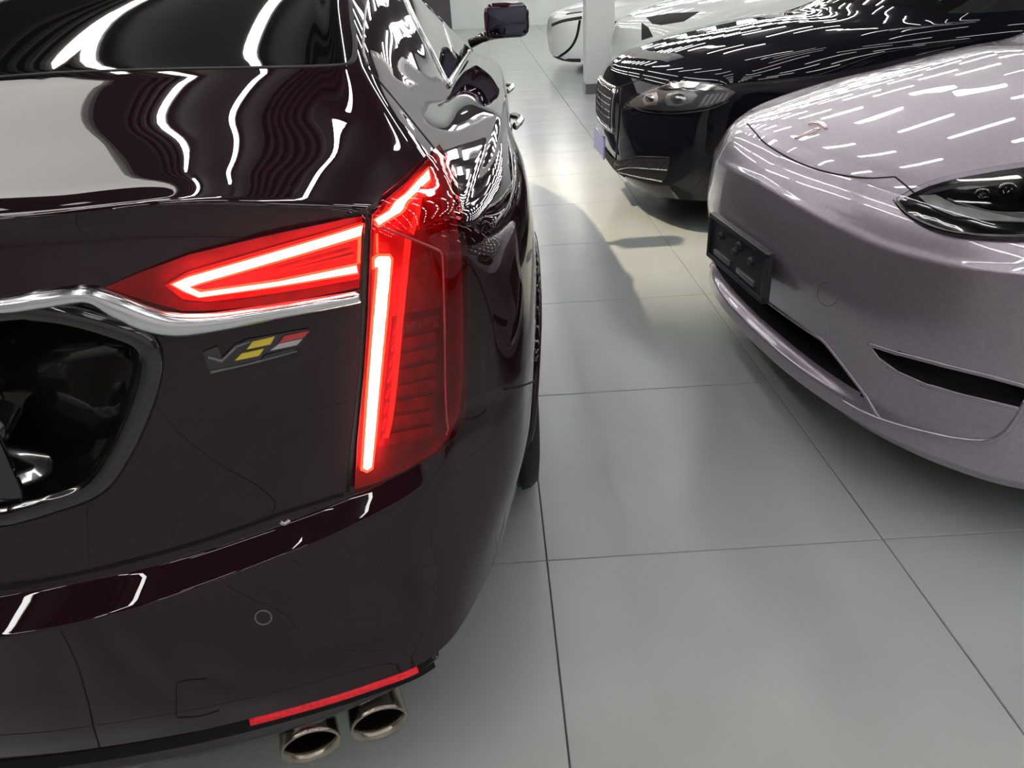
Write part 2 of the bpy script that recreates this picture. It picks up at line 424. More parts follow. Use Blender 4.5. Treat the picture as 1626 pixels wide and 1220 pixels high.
# ceiling tubes: short white tubes in rows across the aisle, long ones along the baffles
def tube_mesh(L, along):
    V, F = [], []
    n = 10; r = .036
    for s in (-1, 1):
        for i in range(n):
            a = 2*math.pi*i/n; V.append((s*L/2, r*math.cos(a), r*math.sin(a)))
    for i in range(n): F.append((i, (i+1) % n, n+(i+1) % n, n+i))
    F.append(tuple(range(n))); F.append(tuple(range(n, 2*n))[::-1])
    if along: V = [(y, x, z) for x, y, z in V]
    me = bpy.data.meshes.new('tube'); me.from_pydata(V, [], F); me.materials.append(M['tube']); me.shade_smooth()
    v, f = boxgeo((0, 0, .052), (L, .07, .03));
    if along: v = [(y, x, z) for x, y, z in v]
    b = bpy.data.meshes.new('batten'); b.from_pydata([tuple(map(float, q)) for q in v], [], f); b.materials.append(M['tube_body'])
    return me, b
T_SHORT = tube_mesh(0.72, False); T_LONG = tube_mesh(3.2, True)
def lamp(meshes, loc, label, group):
    t = thing('tube_lamp', label, 'ceiling lamp', loc, group)
    for nme, me in zip(('tube', 'batten'), meshes):
        o = bpy.data.objects.new(nme, me); COL.objects.link(o); o.parent = t
for i in range(9):
    for j in range(26):
        lamp(T_SHORT, (0.75+i*1.5, -4.7+j*1.3, ZC-.07), 'short white tube lamp in the rows above the aisle', 'short tube lamps in rows under the ceiling')
for x in (-3.3, -2.2, -0.75):
    for j in range(9):
        lamp(T_LONG, (x, -4.5+j*3.8, ZC-.17), 'long white tube lamp hung below the ceiling baffles', 'long tube lamps below the baffles')

# warm track spot above the far side of the black car
SPL = np.array([-1.77, 3.82, ZC-.2])
sp = thing('track_spotlight', 'warm track spotlight above the black car', 'spotlight', (SPL[0], SPL[1], ZC))
box('mount', (SPL[0], SPL[1], ZC-.05), (.1, .1, .1), M['matte_black'], sp, bev=.004)
sdir = np.array([1.0, 4.9, 0.0])-SPL; sdir /= np.linalg.norm(sdir)
lathe('housing', [(.0, -.12), (.05, -.12), (.06, -.1), (.06, .08), (.055, .08), (.05, .02), (0, .02)], SPL, sdir, M['matte_black'], sp, 24)
ld = bpy.data.lights.new('spot_beam', 'SPOT'); ld.energy = SPOT_POWER; ld.color = (1.0, 0.81, 0.62); ld.spot_size = math.radians(54); ld.spot_blend = 0.8; ld.shadow_soft_size = 0.04
lo = bpy.data.objects.new('spot_beam', ld); COL.objects.link(lo); lo.location = Vector(SPL)+Vector(sdir)*.1
lo.rotation_euler = Vector(sdir).to_track_quat('-Z', 'Y').to_euler(); put(lo, sp)

# ------------------------------------------------------------------ wheels
def wheel(parent, c, axis, R=.34, wdt=.25, m_rim=None):
    ax = np.array(axis, float)
    h = wdt/2
    prof = [(R*.68, -h), (R*.80, -h*1.0), (R*.93, -h*.95), (R*.985, -h*.78)]
    for g in (-.55, -.18, .18, .55):
        prof += [(R, h*(g-.11)), (R*.975, h*(g-.10)), (R*.975, h*(g+.03)), (R, h*(g+.04))]
    prof += [(R*.985, h*.78), (R*.93, h*.95), (R*.80, h), (R*.68, h), (R*.66, h*.9), (R*.66, -h*.9)]
    t = lathe('tyre', prof, c, ax, M['tyre'], parent, 64)
    lathe('rim', [(R*.69, h*.86), (R*.66, h*.90), (R*.62, h*.80), (R*.60, h*.2), (R*.2, h*.35), (R*.12, h*.5), (0, h*.5)], c, ax, m_rim or M['dark_chrome'], parent, 48)
    u = np.cross(ax, [0, 0, 1.0]); u /= np.linalg.norm(u)
    for i in range(5):
        a = 2*math.pi*i/5; d = u*math.cos(a)+np.array([0, 0, 1.])*math.sin(a); e = np.cross(ax, d)
        Rm = np.stack([d, e, ax], 1)
        box('spoke', np.array(c)+d*R*.4+ax*h*.55, (R*.5, .05, .03), m_rim or M['dark_chrome'], parent, bev=.006, R=Rm)
    return t
def arch_lip(skin, parent, yz_c, R, a0, a1, from_o, dirv, m, name='arch_lip', w=.030, h=.012, ax_y=np.array([0, 1., 0])):
    P = []; N = []
    for a in np.linspace(a0, a1, 60):
        o = np.array(from_o)+ax_y*R*math.cos(a)+np.array([0, 0, R*math.sin(a)])
        p, n = skin.hit(o, dirv); P.append(p); N.append(n)
    return sweep(name, P, N, w, h, m, parent)

# ------------------------------------------------------------------ black cherry sedan seen from its rear corner
SX = -0.87
sed_rows = [
 # 0 roof edge
 [(-.87,2.55,1.42),(-.75,2.55,1.42),(-.66,2.54,1.42),(-.57,2.53,1.42),(-.50,2.52,1.415),(-.45,2.51,1.41),(-.40,2.50,1.405),(-.385,2.52,1.40),(-.37,2.55,1.40),(-.36,2.62,1.40),(-.35,2.8,1.40),(-.34,3.2,1.40),(-.42,3.65,1.375),(-.5,3.68,1.375),(-.62,3.62,1.39),(-.87,3.58,1.40)],
 # 1 mid glass
 [(-.87,2.05,1.31),(-.73,2.05,1.31),(-.62,2.04,1.31),(-.53,2.02,1.31),(-.45,2.0,1.31),(-.39,1.98,1.31),(-.335,1.96,1.31),(-.30,2.03,1.295),(-.265,2.14,1.275),(-.24,2.26,1.25),(-.22,2.45,1.24),(-.20,3.1,1.23),(-.22,3.9,1.19),(-.36,4.0,1.19),(-.52,3.95,1.20),(-.87,3.9,1.21)],
 # 2 glass base / belt line
 [(-.87,1.62,1.185),(-.73,1.61,1.185),(-.61,1.60,1.185),(-.50,1.58,1.185),(-.41,1.56,1.185),(-.32,1.54,1.185),(-.25,1.53,1.18),(-.205,1.6,1.165),(-.165,1.75,1.13),(-.13,1.95,1.10),(-.105,2.2,1.08),(-.075,3.0,1.06),(-.07,3.95,1.035),(-.2,4.35,1.03),(-.45,4.3,1.04),(-.87,4.25,1.05)],
 # 3 deck middle / upper shoulder
 [(-.87,1.25,1.126),(-.72,1.25,1.126),(-.58,1.25,1.126),(-.46,1.27,1.126),(-.36,1.29,1.122),(-.27,1.33,1.118),(-.185,1.38,1.12),(-.15,1.45,1.10),(-.125,1.6,1.08),(-.105,1.85,1.062),(-.085,2.2,1.05),(-.05,3.0,1.035),(-.04,3.95,1.01),(-.15,4.6,.99),(-.45,4.65,.99),(-.87,4.6,1.0)],
 # 4 in front of lip / shoulder
 [(-.87,.985,1.098),(-.70,.985,1.098),(-.54,.99,1.098),(-.40,1.03,1.098),(-.295,1.08,1.085),(-.20,1.15,1.075),(-.108,1.20,1.05),(-.085,1.27,1.04),(-.07,1.5,1.035),(-.05,1.85,1.03),(-.03,2.2,1.025),(.01,3.0,1.015),(.015,3.95,.99),(-.06,4.8,.94),(-.4,5.05,.93),(-.87,5.1,.94)],
 # 5 lip edge / shoulder crease
 [(-.87,.862,1.097),(-.70,.861,1.097),(-.55,.866,1.096),(-.385,.90,1.093),(-.255,.962,1.066),(-.155,1.02,1.04),(-.078,1.11,1.01),(-.05,1.2,1.0),(-.024,1.5,1.0),(.0,1.85,1.0),(.02,2.2,1.0),(.052,3.0,.99),(.055,3.95,.965),(-.0,4.8,.88),(-.33,5.35,.80),(-.87,5.5,.80)],
 # 6 just under
 [(-.87,.872,1.06),(-.70,.872,1.06),(-.545,.877,1.06),(-.378,.915,1.055),(-.252,.966,1.03),(-.15,1.005,1.01),(-.072,1.10,.985),(-.026,1.2,.978),(.012,1.5,.985),(.033,1.85,.985),(.047,2.2,.98),(.066,3.0,.965),(.066,3.95,.94),(.02,4.8,.84),(-.25,5.45,.74),(-.87,5.6,.74)],
 # 7
 [(-.87,.828,.93),(-.70,.833,.93),(-.54,.848,.93),(-.373,.90,.93),(-.25,.955,.935),(-.155,.985,.94),(-.076,1.075,.93),(.006,1.2,.91),(.058,1.5,.92),(.074,1.85,.92),(.066,2.2,.9),(.068,3.0,.88),(.068,3.95,.86),(.04,4.8,.76),(-.2,5.5,.66),(-.87,5.65,.66)],
 # 8
 [(-.87,.798,.78),(-.70,.805,.78),(-.535,.832,.78),(-.37,.892,.78),(-.25,.95,.785),(-.16,.99,.79),(-.083,1.062,.81),(.026,1.2,.79),(.073,1.5,.79),(.088,1.85,.79),(.075,2.2,.77),(.062,3.0,.74),(.062,3.95,.72),(.05,4.8,.66),(-.17,5.52,.58),(-.87,5.68,.58)],
 # 9 lower edge of the lid
 [(-.87,.778,.625),(-.70,.788,.625),(-.53,.823,.625),(-.37,.893,.625),(-.25,.952,.635),(-.16,1.0,.655),(-.086,1.06,.70),(.028,1.2,.68),(.073,1.5,.67),(.088,1.85,.67),(.072,2.2,.64),(.055,3.0,.62),(.055,3.95,.6),(.05,4.8,.56),(-.16,5.53,.52),(-.87,5.68,.52)],
 # 10 inside of the bumper shelf
 [(-.87,.770,.603),(-.70,.781,.603),(-.53,.818,.603),(-.37,.888,.605),(-.25,.950,.615),(-.158,1.003,.635),(-.087,1.065,.68),(.026,1.2,.65),(.072,1.5,.64),(.088,1.85,.64),(.07,2.2,.6),(.05,3.0,.58),(.05,3.95,.56),(.05,4.8,.52),(-.16,5.53,.48),(-.87,5.68,.48)],
 # 11 edge of the bumper shelf
 [(-.87,.718,.575),(-.70,.733,.575),(-.53,.776,.572),(-.37,.852,.573),(-.25,.922,.577),(-.147,.985,.594),(-.080,1.055,.638),(.022,1.2,.61),(.07,1.5,.6),(.086,1.85,.6),(.066,2.2,.55),(.045,3.0,.52),(.045,3.95,.5),(.05,4.8,.46),(-.17,5.52,.42),(-.87,5.67,.42)],
 # 12
 [(-.87,.722,.46),(-.70,.736,.46),(-.53,.77,.46),(-.37,.836,.46),(-.25,.895,.465),(-.158,.955,.47),(-.082,1.04,.48),(.010,1.2,.47),(.058,1.5,.46),(.075,1.85,.45),(.055,2.2,.42),(.035,3.0,.4),(.035,3.95,.4),(.04,4.8,.36),(-.18,5.5,.33),(-.87,5.66,.33)],
 # 13
 [(-.87,.738,.36),(-.70,.75,.36),(-.53,.776,.36),(-.37,.822,.36),(-.25,.868,.36),(-.162,.918,.36),(-.095,1.0,.36),(-.018,1.2,.36),(.045,1.5,.36),(.06,1.85,.34),(.04,2.2,.32),(.025,3.0,.3),(.025,3.95,.3),(.03,4.8,.27),(-.2,5.48,.25),(-.87,5.64,.25)],
 # 14 lower edge
 [(-.87,.762,.288),(-.70,.772,.288),(-.53,.795,.288),(-.37,.832,.288),(-.25,.868,.29),(-.168,.903,.293),(-.108,.975,.297),(-.035,1.18,.30),(.02,1.48,.30),(.03,1.85,.28),(.02,2.2,.24),(.01,3.0,.22),(.01,3.95,.22),(.0,4.8,.2),(-.25,5.42,.2),(-.87,5.58,.2)],
]
def mir_sed(G):
    H = G.copy(); H[..., 0] = 2*SX-H[..., 0]; return H
sk = Skin(sed_rows, [8, 8, 10, 10, 10, 5, 10, 10, 10, 4, 5, 10, 8, 6], [14, 14, 16, 14, 14, 14, 14, 20, 20, 16, 14, 12, 12, 12, 12], mirror=mir_sed, smooth=2, crease={2: .12, 5: .16, 9: .1, 10: .2, 11: .07})
sed = thing('sedan', 'glossy black cherry sedan with lit red tail lamps and quad exhaust', 'car', (SX, 3.1, 0))
WHR = (1.885, .345)   # rear wheel centre (y, z)
WHF = (4.70, .345)
# outline of the number plate recess: right half found on the skin, left half mirrored
half = [sk.pix(*p) for p in smooth_line([(40, 490), (110, 500), (175, 518), (226, 540), (240, 575), (226, 640), (190, 720), (150, 772), (80, 800), (20, 818)], 5)]
def mir3(h): return (np.array([2*SX-h[0][0], h[0][1], h[0][2]]), np.array([-h[1][0], h[1][1], h[1][2]]))
def bridge(z, xa, n=10): return [sk.hit((x, -1.0, z), (0, 1, 0)) for x in np.linspace(2*SX-xa, xa, n)[1:-1]]
loop_pn = bridge(half[0][0][2], half[0][0][0])+half+bridge(half[-1][0][2], half[-1][0][0])[::-1]+[mir3(h) for h in half[::-1]]
loop_pn.append(loop_pn[0])
loop_xz = [(p[0], p[2]) for p, n_ in loop_pn[:-1]]
def sed_hole(P, side):
    x = P[0] if side == 0 else 2*SX-P[0]
    for wy, wz in (WHR, WHF):
        if x > -.2 and (P[1]-wy)**2+(P[2]-wz)**2 < .372**2: return True
    if P[1] < 1.2 and P[2] > .6:
        if in_poly(P[0], P[2], loop_xz): return True
    return False
sk.add_panel('trunk_lid', M['black_paint'], sed, lambda v, u: 2.0 <= v < 9.0 and u < 4.0, hole=sed_hole)
sk.add_panel('rear_bumper', M['black_paint'], sed, lambda v, u: v > 9.0 and u < 8.2, hole=sed_hole)
for o in sk.add_panel('quarter_panel', M['black_paint'], sed, lambda v, u: (v > 0 and v < 9.0 and 4.0 <= u < 9.3 and not (v < 2.0 and u < 6.0)) or (v >= 9.0 and 8.2 <= u < 9.3), both='each', hole=sed_hole): pass
sk.add_panel('rear_window', M['glass_dark'], sed, lambda v, u: v < 2.0 and u < 6.0)
for o in sk.add_panel('door', M['black_paint'], sed, lambda v, u: v >= 1.9 and 9.3 <= u < 12.0, both='each', hole=sed_hole): pass
for o in sk.add_panel('side_window', M['glass_side'], sed, lambda v, u: v < 1.9 and 9.3 <= u < 12.0, both='each'): pass
sk.add_panel('front_body', M['black_paint'], sed, lambda v, u: u >= 12.0 and v >= 2, hole=sed_hole)
sk.add_panel('windscreen', M['glass_dark'], sed, lambda v, u: u >= 12.0 and v < 2)
# roof between the two sides
V = [p for p in sk.G[0]]+[p+np.array([0, 0, .035]) * (1 if 0 < i < len(sk.G[0])-1 else 0) for i, p in enumerate((sk.G[0]+sk.Gm[0])/2)]+[p for p in sk.Gm[0]]
n = len(sk.G[0]); F = [(a*n+i, a*n+i+1, (a+1)*n+i+1, (a+1)*n+i) for a in range(2) for i in range(n-1)]
link('roof', V, F, M['black_paint'], sed)
# underbody
b0 = [p*np.array([1, 1, 0])+np.array([0, 0, .24]) for p in sk.G[-1][::4]]; b1 = [p*np.array([1, 1, 0])+np.array([0, 0, .24]) for p in sk.Gm[-1][::4]]
cen = np.array([SX, 3.1, .24]); loop = b0+b1[::-1]
loop = [cen+(p-cen)*np.array([.80, .955, 1]) for p in loop]
link('underbody', loop+[cen]+[p+np.array([0, 0, .06]) for p in loop], [(i, (i+1) % len(loop), len(loop)) for i in range(len(loop))]+[(i, (i+1) % len(loop), len(loop)+1+(i+1) % len(loop), len(loop)+1+i) for i in range(len(loop))], M['matte_black'], sed, smooth=False)

# rear diffuser: gloss black lip hung below the bumper
r14 = sk.G[-1]; cols = [i for i, u in enumerate(sk.u) if u <= 5.3]
def diff_ring(dy, dz):
    k = lambda u: 1.0 if u < 3 else 1.0-.75*(u-3)/2.3
    return [r14[i]+np.array([0, dy*k(sk.u[i]), (dz if dz > 0 else dz*k(sk.u[i]))]) for i in cols]
rings = [diff_ring(.002, .004), diff_ring(.012, -.004), diff_ring(.012, -.028), diff_ring(-.004, -.036), diff_ring(-.006, -.048), diff_ring(.03, -.062), diff_ring(.14, -.062)]
V = [p for r in rings for p in r]; n = len(cols)
F = [(a*n+i, a*n+i+1, (a+1)*n+i+1, (a+1)*n+i) for a in range(len(rings)-1) for i in range(n-1)]
Vm = [np.array([2*SX-p[0], p[1], p[2]]) for p in V]
link('diffuser', V+Vm, F+[[k+len(V) for k in f[::-1]] for f in F], M['gloss_black'], sed)
# bumper reflectors sit in the step of the diffuser
def refl(mir):
    i0 = [i for i in cols if sk.u[i] >= 2.5 and sk.u[i] <= 4.85]
    P = [r14[i]+np.array([0, .004, -.010]) for i in i0]; N = []
    if mir: P = [np.array([2*SX-p[0], p[1], p[2]]) for p in P]
    T = np.gradient(np.array(P), axis=0)
    for t in T:
        q = np.cross(t, [0, 0, 1.]); q /= np.linalg.norm(q)
        if q[1] > 0: q = -q
        N.append(q+np.array([0, 0, .35]))
    N = [q/np.linalg.norm(q) for q in N]
    sweep('reflector', P, N, .0155, .006, M['reflector_glow'], sed, prof='round', label='red bumper reflector strip with added glow')
refl(False); refl(True)
for mir in (False, True):   # black groove the reflectors sit in
    i0 = [i for i in cols if sk.u[i] <= 5.2]
    P = [r14[i]+np.array([0, .003, -.012]) for i in i0]
    if mir: P = [np.array([2*SX-p[0], p[1], p[2]]) for p in P]
    N = []
    for t in np.gradient(np.array(P), axis=0):
        q = np.cross(t, [0, 0, 1.]); q /= np.linalg.norm(q)
        q = q if q[1] < 0 else -q
        q = q+np.array([0, 0, .35]); N.append(q/np.linalg.norm(q))
    sweep('diffuser_groove', P, N, .026, .003, M['gap'], sed, prof='flat')
# exhaust tips
for x, y in ((-.364, .822), (-.254, .857)):
    for k in (0, 1):
        xx = x if not k else 2*SX-x
        ax_ = (-.30 if not k else .30, .95, .04)
        e = lathe('exhaust_tip', [(.038, .09), (.041, .02), (.046, -.002), (.049, .0), (.050, .006), (.049, .03), (.046, .20), (.040, .24)], (xx, y, .198), ax_, M['steel'], sed, 40, squash=(.92, 1.0), shear=-.08, label='oval steel exhaust tip')
        lathe('bore', [(.0375, .085), (.034, .14), (0, .15)], (xx, y, .198), ax_, M['soot'], e, 32, squash=(.92, 1.0), shear=-.08)
# silencer behind the tips
box('silencer', (SX, 1.28, .235), (1.3, .42, .10), M['matte_black'], sed, bev=.03)

# panel gaps and creases
GAPS = []
def gapline(px, w=.005, mat_=None, **k):
    o = line_on(sk, 'panel_gap', px, w, .0008, mat_ or M['gap'], sed, prof='flat', **k); GAPS.append(o); return o
gapline([to_pix(sk.hit((SX, -1.0, .614), (0, 1, 0))[0]), (0, 934), (130, 910), (250, 880), (350, 850), (450, 815), (545, 785)], .006)
gapline([(582, 336), (580, 400), (578, 500), (572, 600), (562, 690), (552, 782)], .006)
gapline([(545, 346), (582, 334), (612, 312), (650, 280), (690, 238)], .006)
gapline([(690, 236), (665, 205), (640, 174), (610, 138), (578, 102)], .005)
gapline([(690, 238), (712, 262), (720, 292), (722, 330)], .004)
gapline([(728, 662), (745, 666), (762, 660), (772, 650)], .003)
gapline([(800, 618), (825, 614), (852, 604)], .004)
gs_ = line_on(sk, 'glass_seal', [(78, 116), (180, 112), (300, 109), (480, 106), (540, 103), (560, 96), (564, 70), (560, 40), (556, 0)], .010, .002, M['matte_black'], sed)
pt_ = line_on(sk, 'pillar_trim', [(583, 0), (578, 40), (577, 80), (584, 104)], .005, .003, M['grey_trim'], sed)

# chrome wing across the lid
z0 = sk.pix(0, 486)[0][2]
pc = to_pix(sk.hit((SX, -1.0, z0+.012), (0, 1, 0))[0]); pm = to_pix(sk.hit((-.79, -1.0, z0+.008), (0, 1, 0))[0])
cs_ = line_on(sk, 'chrome_strip', [pc, pm, (0, 486), (70, 476), (140, 468), (190, 487), (235, 506), (280, 515), (340, 511), (420, 497), (500, 483), (570, 470)], 0, .016, M['chrome'], sed, prof='round', wpx=[30, 29, 30, 32, 30, 44, 46, 42, 34, 28, 25, 22], step=6)
# number plate recess
rc, c, nm = recess(sk, sed, None, .055, M['gloss_black'], M['gloss_black'], rim_w=.030, rim_h=.012, shrink=.80, name='plate_recess', dirv=(0, 1, -.05), pn=loop_pn)
pl = box('plate_holder', (SX, .815, .765), (.46, .012, .15), M['gloss_black'], rc, bev=.004)
box('plate_lamp', (-.69, c[1]+.02, .862), (.06, .03, .016), M['lens_clear'], rc, bev=.003)
lathe('reversing_camera', [(0, -.028), (.010, -.028), (.013, -.02), (.018, -.018), (.020, .0), (.020, .03)], (-.665, c[1]+.005, .83), (0, 1, .3), M['dark_chrome'], rc, 24)
box('handle_bar', (-.78, c[1]+.01, .868), (.20, .035, .022), M['gloss_black'], rc, bev=.006)

# ---- tail lamps (the right-hand one is in view; the other is its mirror image)
def tail_lamp():
    t = patch(sk, 'tail_lamp', [(168, 456), (220, 434), (300, 404), (430, 372), (545, 348), (574, 344), (573, 400), (570, 456), (500, 470), (420, 484), (340, 492), (290, 493), (235, 478)], .004, .003, M['housing_dark'], sed, step=9, label='wedge tail lamp on the trunk lid with lit V of light')
    patch(sk, 'reflector_panel', [(262, 452), (300, 430), (430, 392), (573, 352), (570, 442), (480, 458), (400, 470), (330, 478), (290, 474)], .006, .002, M['housing_red'], t, step=10)
    for a, b in (((420, 424), (555, 389)), ((440, 428), (560, 397)), ((430, 434), (560, 405))):
        line_on(sk, 'rib', [a, b], .003, .003, M['led_low'], t, base=.006, step=10)
    patch(sk, 'light_bar', [(270, 450), (300, 436), (430, 398), (575, 355), (572, 378), (440, 416), (322, 450), (306, 455), (322, 459), (440, 442), (566, 417), (569, 434), (440, 455), (316, 472), (290, 462)], .0075, .0015, M['led_rim'], t, step=7)
    patch(sk, 'light_core', [(275, 450), (300, 439), (430, 401), (573, 359), (571, 374), (440, 412), (320, 447), (300, 454), (318, 463), (440, 446), (565, 421), (567, 431), (440, 452), (316, 470), (292, 460)], .0085, .0015, M['led'], t, step=6)
    patch(sk, 'light_end', [(567, 378), (572, 377), (571, 417), (566, 418)], .0085, .0015, M['led_rim'], t, step=5)
    patch(sk, 'lens', [(166, 456), (220, 432), (300, 402), (430, 370), (545, 346), (575, 342), (574, 400), (571, 457), (500, 472), (420, 486), (340, 494), (290, 495), (232, 480)], .014, .002, M['lens_red'], t, step=9, sheet=True)
    q = patch(sk, 'tail_lamp', [(589, 342), (612, 320), (645, 292), (690, 243), (712, 280), (719, 330), (730, 410), (733, 500), (732, 600), (726, 660), (712, 692), (690, 718), (640, 748), (600, 764), (562, 776), (566, 700), (576, 600), (583, 500), (587, 400)], .004, .003, M['housing_dark'], sed, step=9, label='tall corner tail lamp with lit vertical bar')
    patch(sk, 'reflector_panel', [(592, 348), (640, 302), (682, 262), (700, 300), (708, 390), (705, 480), (690, 488), (620, 500), (600, 700), (575, 748), (577, 660), (586, 520), (591, 410)], .006, .002, M['housing_red'], q, step=9)
    # stacked prism steps beside the bar
    for i in range(8):
        y0 = 506+i*25
        l0 = 628-i*3.2; l1 = 622-i*3
        patch(sk, 'prism_step', [(l0+2, y0+6), (690-i*1.0, y0-8), (690-i*1.5, y0+11), (l1, y0+24)], .0085-.0003*(i % 2), .0045, M['reflex'], q, step=10)
    for i, (x, y) in enumerate([(632, 520), (641, 517), (650, 514), (659, 511), (668, 507), (677, 504), (684, 512)]):
        patch(sk, 'bead', [(x-3, y-5), (x+3, y-6), (x+4, y+4), (x-3, y+6)], .012, .003, M['bgrey'], q, step=4)
    line_on(sk, 'inner_bar', [(641, 380), (636, 430), (630, 500), (623, 590), (616, 660), (610, 690)], 0, .002, M['led_low'], q, base=.0105, wpx=[12, 12, 11, 10, 8, 7])
    line_on(sk, 'inner_bar', [(667, 308), (656, 340), (645, 372)], 0, .002, M['led_low'], q, base=.0105, wpx=[9, 10, 11])
    patch(sk, 'upper_prism', [(660, 330), (690, 290), (700, 372), (660, 366)], .0085, .003, M['reflex'], q, step=9)
    patch(sk, 'light_bar', [(589, 350), (612, 336), (640, 314), (658, 292), (678, 272), (682, 294), (662, 314), (632, 344), (597, 363)], .0085, .002, M['led_rim'], q, step=6)
    patch(sk, 'light_core', [(592, 351), (612, 339), (640, 318), (660, 296), (677, 278), (679, 292), (660, 310), (630, 340), (598, 359)], .0095, .002, M['led'], q, step=5)
    patch(sk, 'light_bar', [(596, 403), (615, 403), (620, 410), (613, 500), (606, 580), (597, 680), (590, 741), (580, 747), (570, 743), (577, 640), (585, 540), (593, 440), (594, 427), (589, 427), (589, 409)], .0085, .002, M['led_rim'], q, step=6)
    patch(sk, 'light_core', [(598, 407), (613, 407), (616, 412), (609, 500), (602, 580), (593, 680), (587, 737), (580, 742), (574, 739), (581, 640), (589, 540), (597, 440), (598, 423), (593, 423), (593, 412)], .0095, .002, M['led'], q, step=5)
    patch(sk, 'light_end', [(594, 372), (597, 372), (598, 402), (595, 402)], .0085, .002, M['led_rim'], q, step=5)
    patch(sk, 'lens', [(587, 340), (612, 317), (645, 289), (690, 240), (714, 280), (721, 330), (732, 410), (735, 500), (734, 600), (728, 662), (714, 694), (692, 720), (640, 750), (600, 767), (560, 779), (564, 700), (574, 600), (581, 500), (585, 400)], .015, .002, M['lens_red'], q, step=9, sheet=True)
    line_on(sk, 'lens_crease', [(597, 363), (640, 380), (685, 399), (690, 412), (692, 450), (695, 540), (697, 620), (702, 690)], .0035, .0022, M['housing_red'], q, base=.0145, step=5)
    return t, q
LT = tail_lamp()
def mirror_tree(o, parent):
    me = o.data.copy()
    me.transform(Matrix.Translation((2*SX, 0, 0)) @ Matrix.Scale(-1, 4, (1, 0, 0))); me.flip_normals()
    c_ = bpy.data.objects.new(o.name.split('.')[0], me); COL.objects.link(c_)
    if 'label' in o.keys(): c_['label'] = o['label']
    put(c_, parent)
    for ch in list(o.children): mirror_tree(ch, c_)
for o in (*LT, cs_, gs_, pt_, *GAPS): mirror_tree(o, sed)

# V badge under the chrome
bd = patch(sk, 'badge', [(322, 558), (345, 549), (353, 568), (372, 547), (392, 538), (490, 521), (484, 536), (470, 553), (350, 588), (334, 594)], .003, .003, M['dark_chrome'], sed, step=8, label='sporty chequered badge with yellow red and grey blocks')
patch(sk, 'block', [(400, 541), (435, 533), (428, 545), (391, 553)], .006, .003, M['yellow'], bd, step=7)
patch(sk, 'block', [(383, 560), (418, 552), (410, 563), (372, 571)], .006, .003, M['yellow'], bd, step=7)
patch(sk, 'block', [(450, 532), (490, 524), (480, 534), (442, 543)], .006, .003, M['bred'], bd, step=7)
patch(sk, 'block', [(442, 544), (479, 536), (470, 546), (428, 555)], .006, .003, M['bgrey'], bd, step=7)
patch(sk, 'block', [(420, 562), (470, 550), (456, 562), (412, 572)], .006, .003, M['gloss_black'], bd, step=7)
line_on(sk, 'stroke', [(330, 566), (352, 572), (375, 549), (396, 541)], 0, .004, M['grey_trim'], bd, base=.003, wpx=[6, 6, 4, 3], curve=False)
line_on(sk, 'stroke', [(334, 590), (400, 575), (470, 556)], 0, .004, M['grey_trim'], bd, base=.003, wpx=[5, 3, 2], curve=False)
# parking sensor ring and tow cover on the bumper
def ring(skin, parent, cx, cy, rx, ry, w, m, name='sensor'):
    L = [(cx+rx*math.cos(a), cy+ry*math.sin(a)) for a in np.linspace(0, 2*math.pi, 28)]
    return line_on(skin, name, L, w, .0008, m, parent, step=3)
ring(sk, sed, 418, 981, 13, 11, .0022, M['grey_trim'], 'parking_sensor')
gapline([(282, 1085), (300, 1080), (330, 1078)], .0015); gapline([(282, 1140), (320, 1137), (348, 1128)], .0015); gapline([(280, 1086), (280, 1138)], .0015)
line_on(sk, 'rubber_stop', [(445, 829), (452, 832), (460, 826)], .006, .004, M['bgrey'], sed)

# side window trim, pillar, handles, mirror
line_on(sk, 'window_trim', [(636, -20), (660, 35), (686, 85), (704, 122), (712, 136)], .014, .008, M['chrome'], sed, step=5)
line_on(sk, 'window_trim', [(712, 136), (722, 120), (740, 92), (766, 56)], .016, .008, M['chrome'], sed, step=4)
line_on(sk, 'window_pillar', [(690, -10), (706, 40), (722, 92)], .03, .004, M['gloss_black'], sed, step=5)
for yy in (2.62, 3.55):
    for k in (0, 1):
        p, n_ = sk.hit((1.0, yy, .90), (-1, 0, 0))
        P = [np.array([p[0]+.012+.022*math.sin(math.pi*t), yy-.11+.22*t, .90+.006*math.sin(math.pi*t)]) for t in np.linspace(0, 1, 14)]
        if k: P = [np.array([2*SX-q[0], q[1], q[2]]) for q in P]
        tube_path('door_handle', P, .012, M['chrome'], sed)
for k in (0, 1):
    def mx(x): return x if not k else 2*SX-x
    h = box('mirror_housing', (mx(.105), 3.97, 1.155), (.215, .12, .155), M['black_paint'], sed, bev=.045)
    box('mirror_glass', (mx(.105), 3.905, 1.157), (.18, .012, .125), M['mirror'], h, bev=.005)
    tube_path('mirror_arm', [(mx(-.08), 3.99, 1.06), (mx(-.02), 3.98, 1.085), (mx(.06), 3.97, 1.10)], .022, M['gloss_black'], sed)
# wheels and arches
for wy, wz in (WHR, WHF):
    for k in (0, 1):
        sx = .075-.125 if not k else 2*SX-(.075-.125)
        d = (1, 0, 0) if not k else (-1, 0, 0)
        wheel(sed, (sx, wy, wz), d, R=.345, wdt=.25)
        arch_lip(sk, sed, None, .374, -.12, math.pi+.12, (d[0]*3+(0 if not k else 2*SX), wy, wz), (-d[0], 0, 0), M['black_paint'])
        # wheel well liner
        xi = sx-.2*d[0]
        V = []; F = []
        for j, xx in enumerate((sx+.10*d[0], xi)):
            for a in np.linspace(-.1, math.pi+.1, 40): V.append((xx, wy+.385*math.cos(a), wz+.385*math.sin(a)))
        for i in range(39): F.append((i, i+1, 41+i, 40+i))
        F.append(tuple(range(40, 80)))
        link('wheel_well', V, F, M['matte_black'], sed)

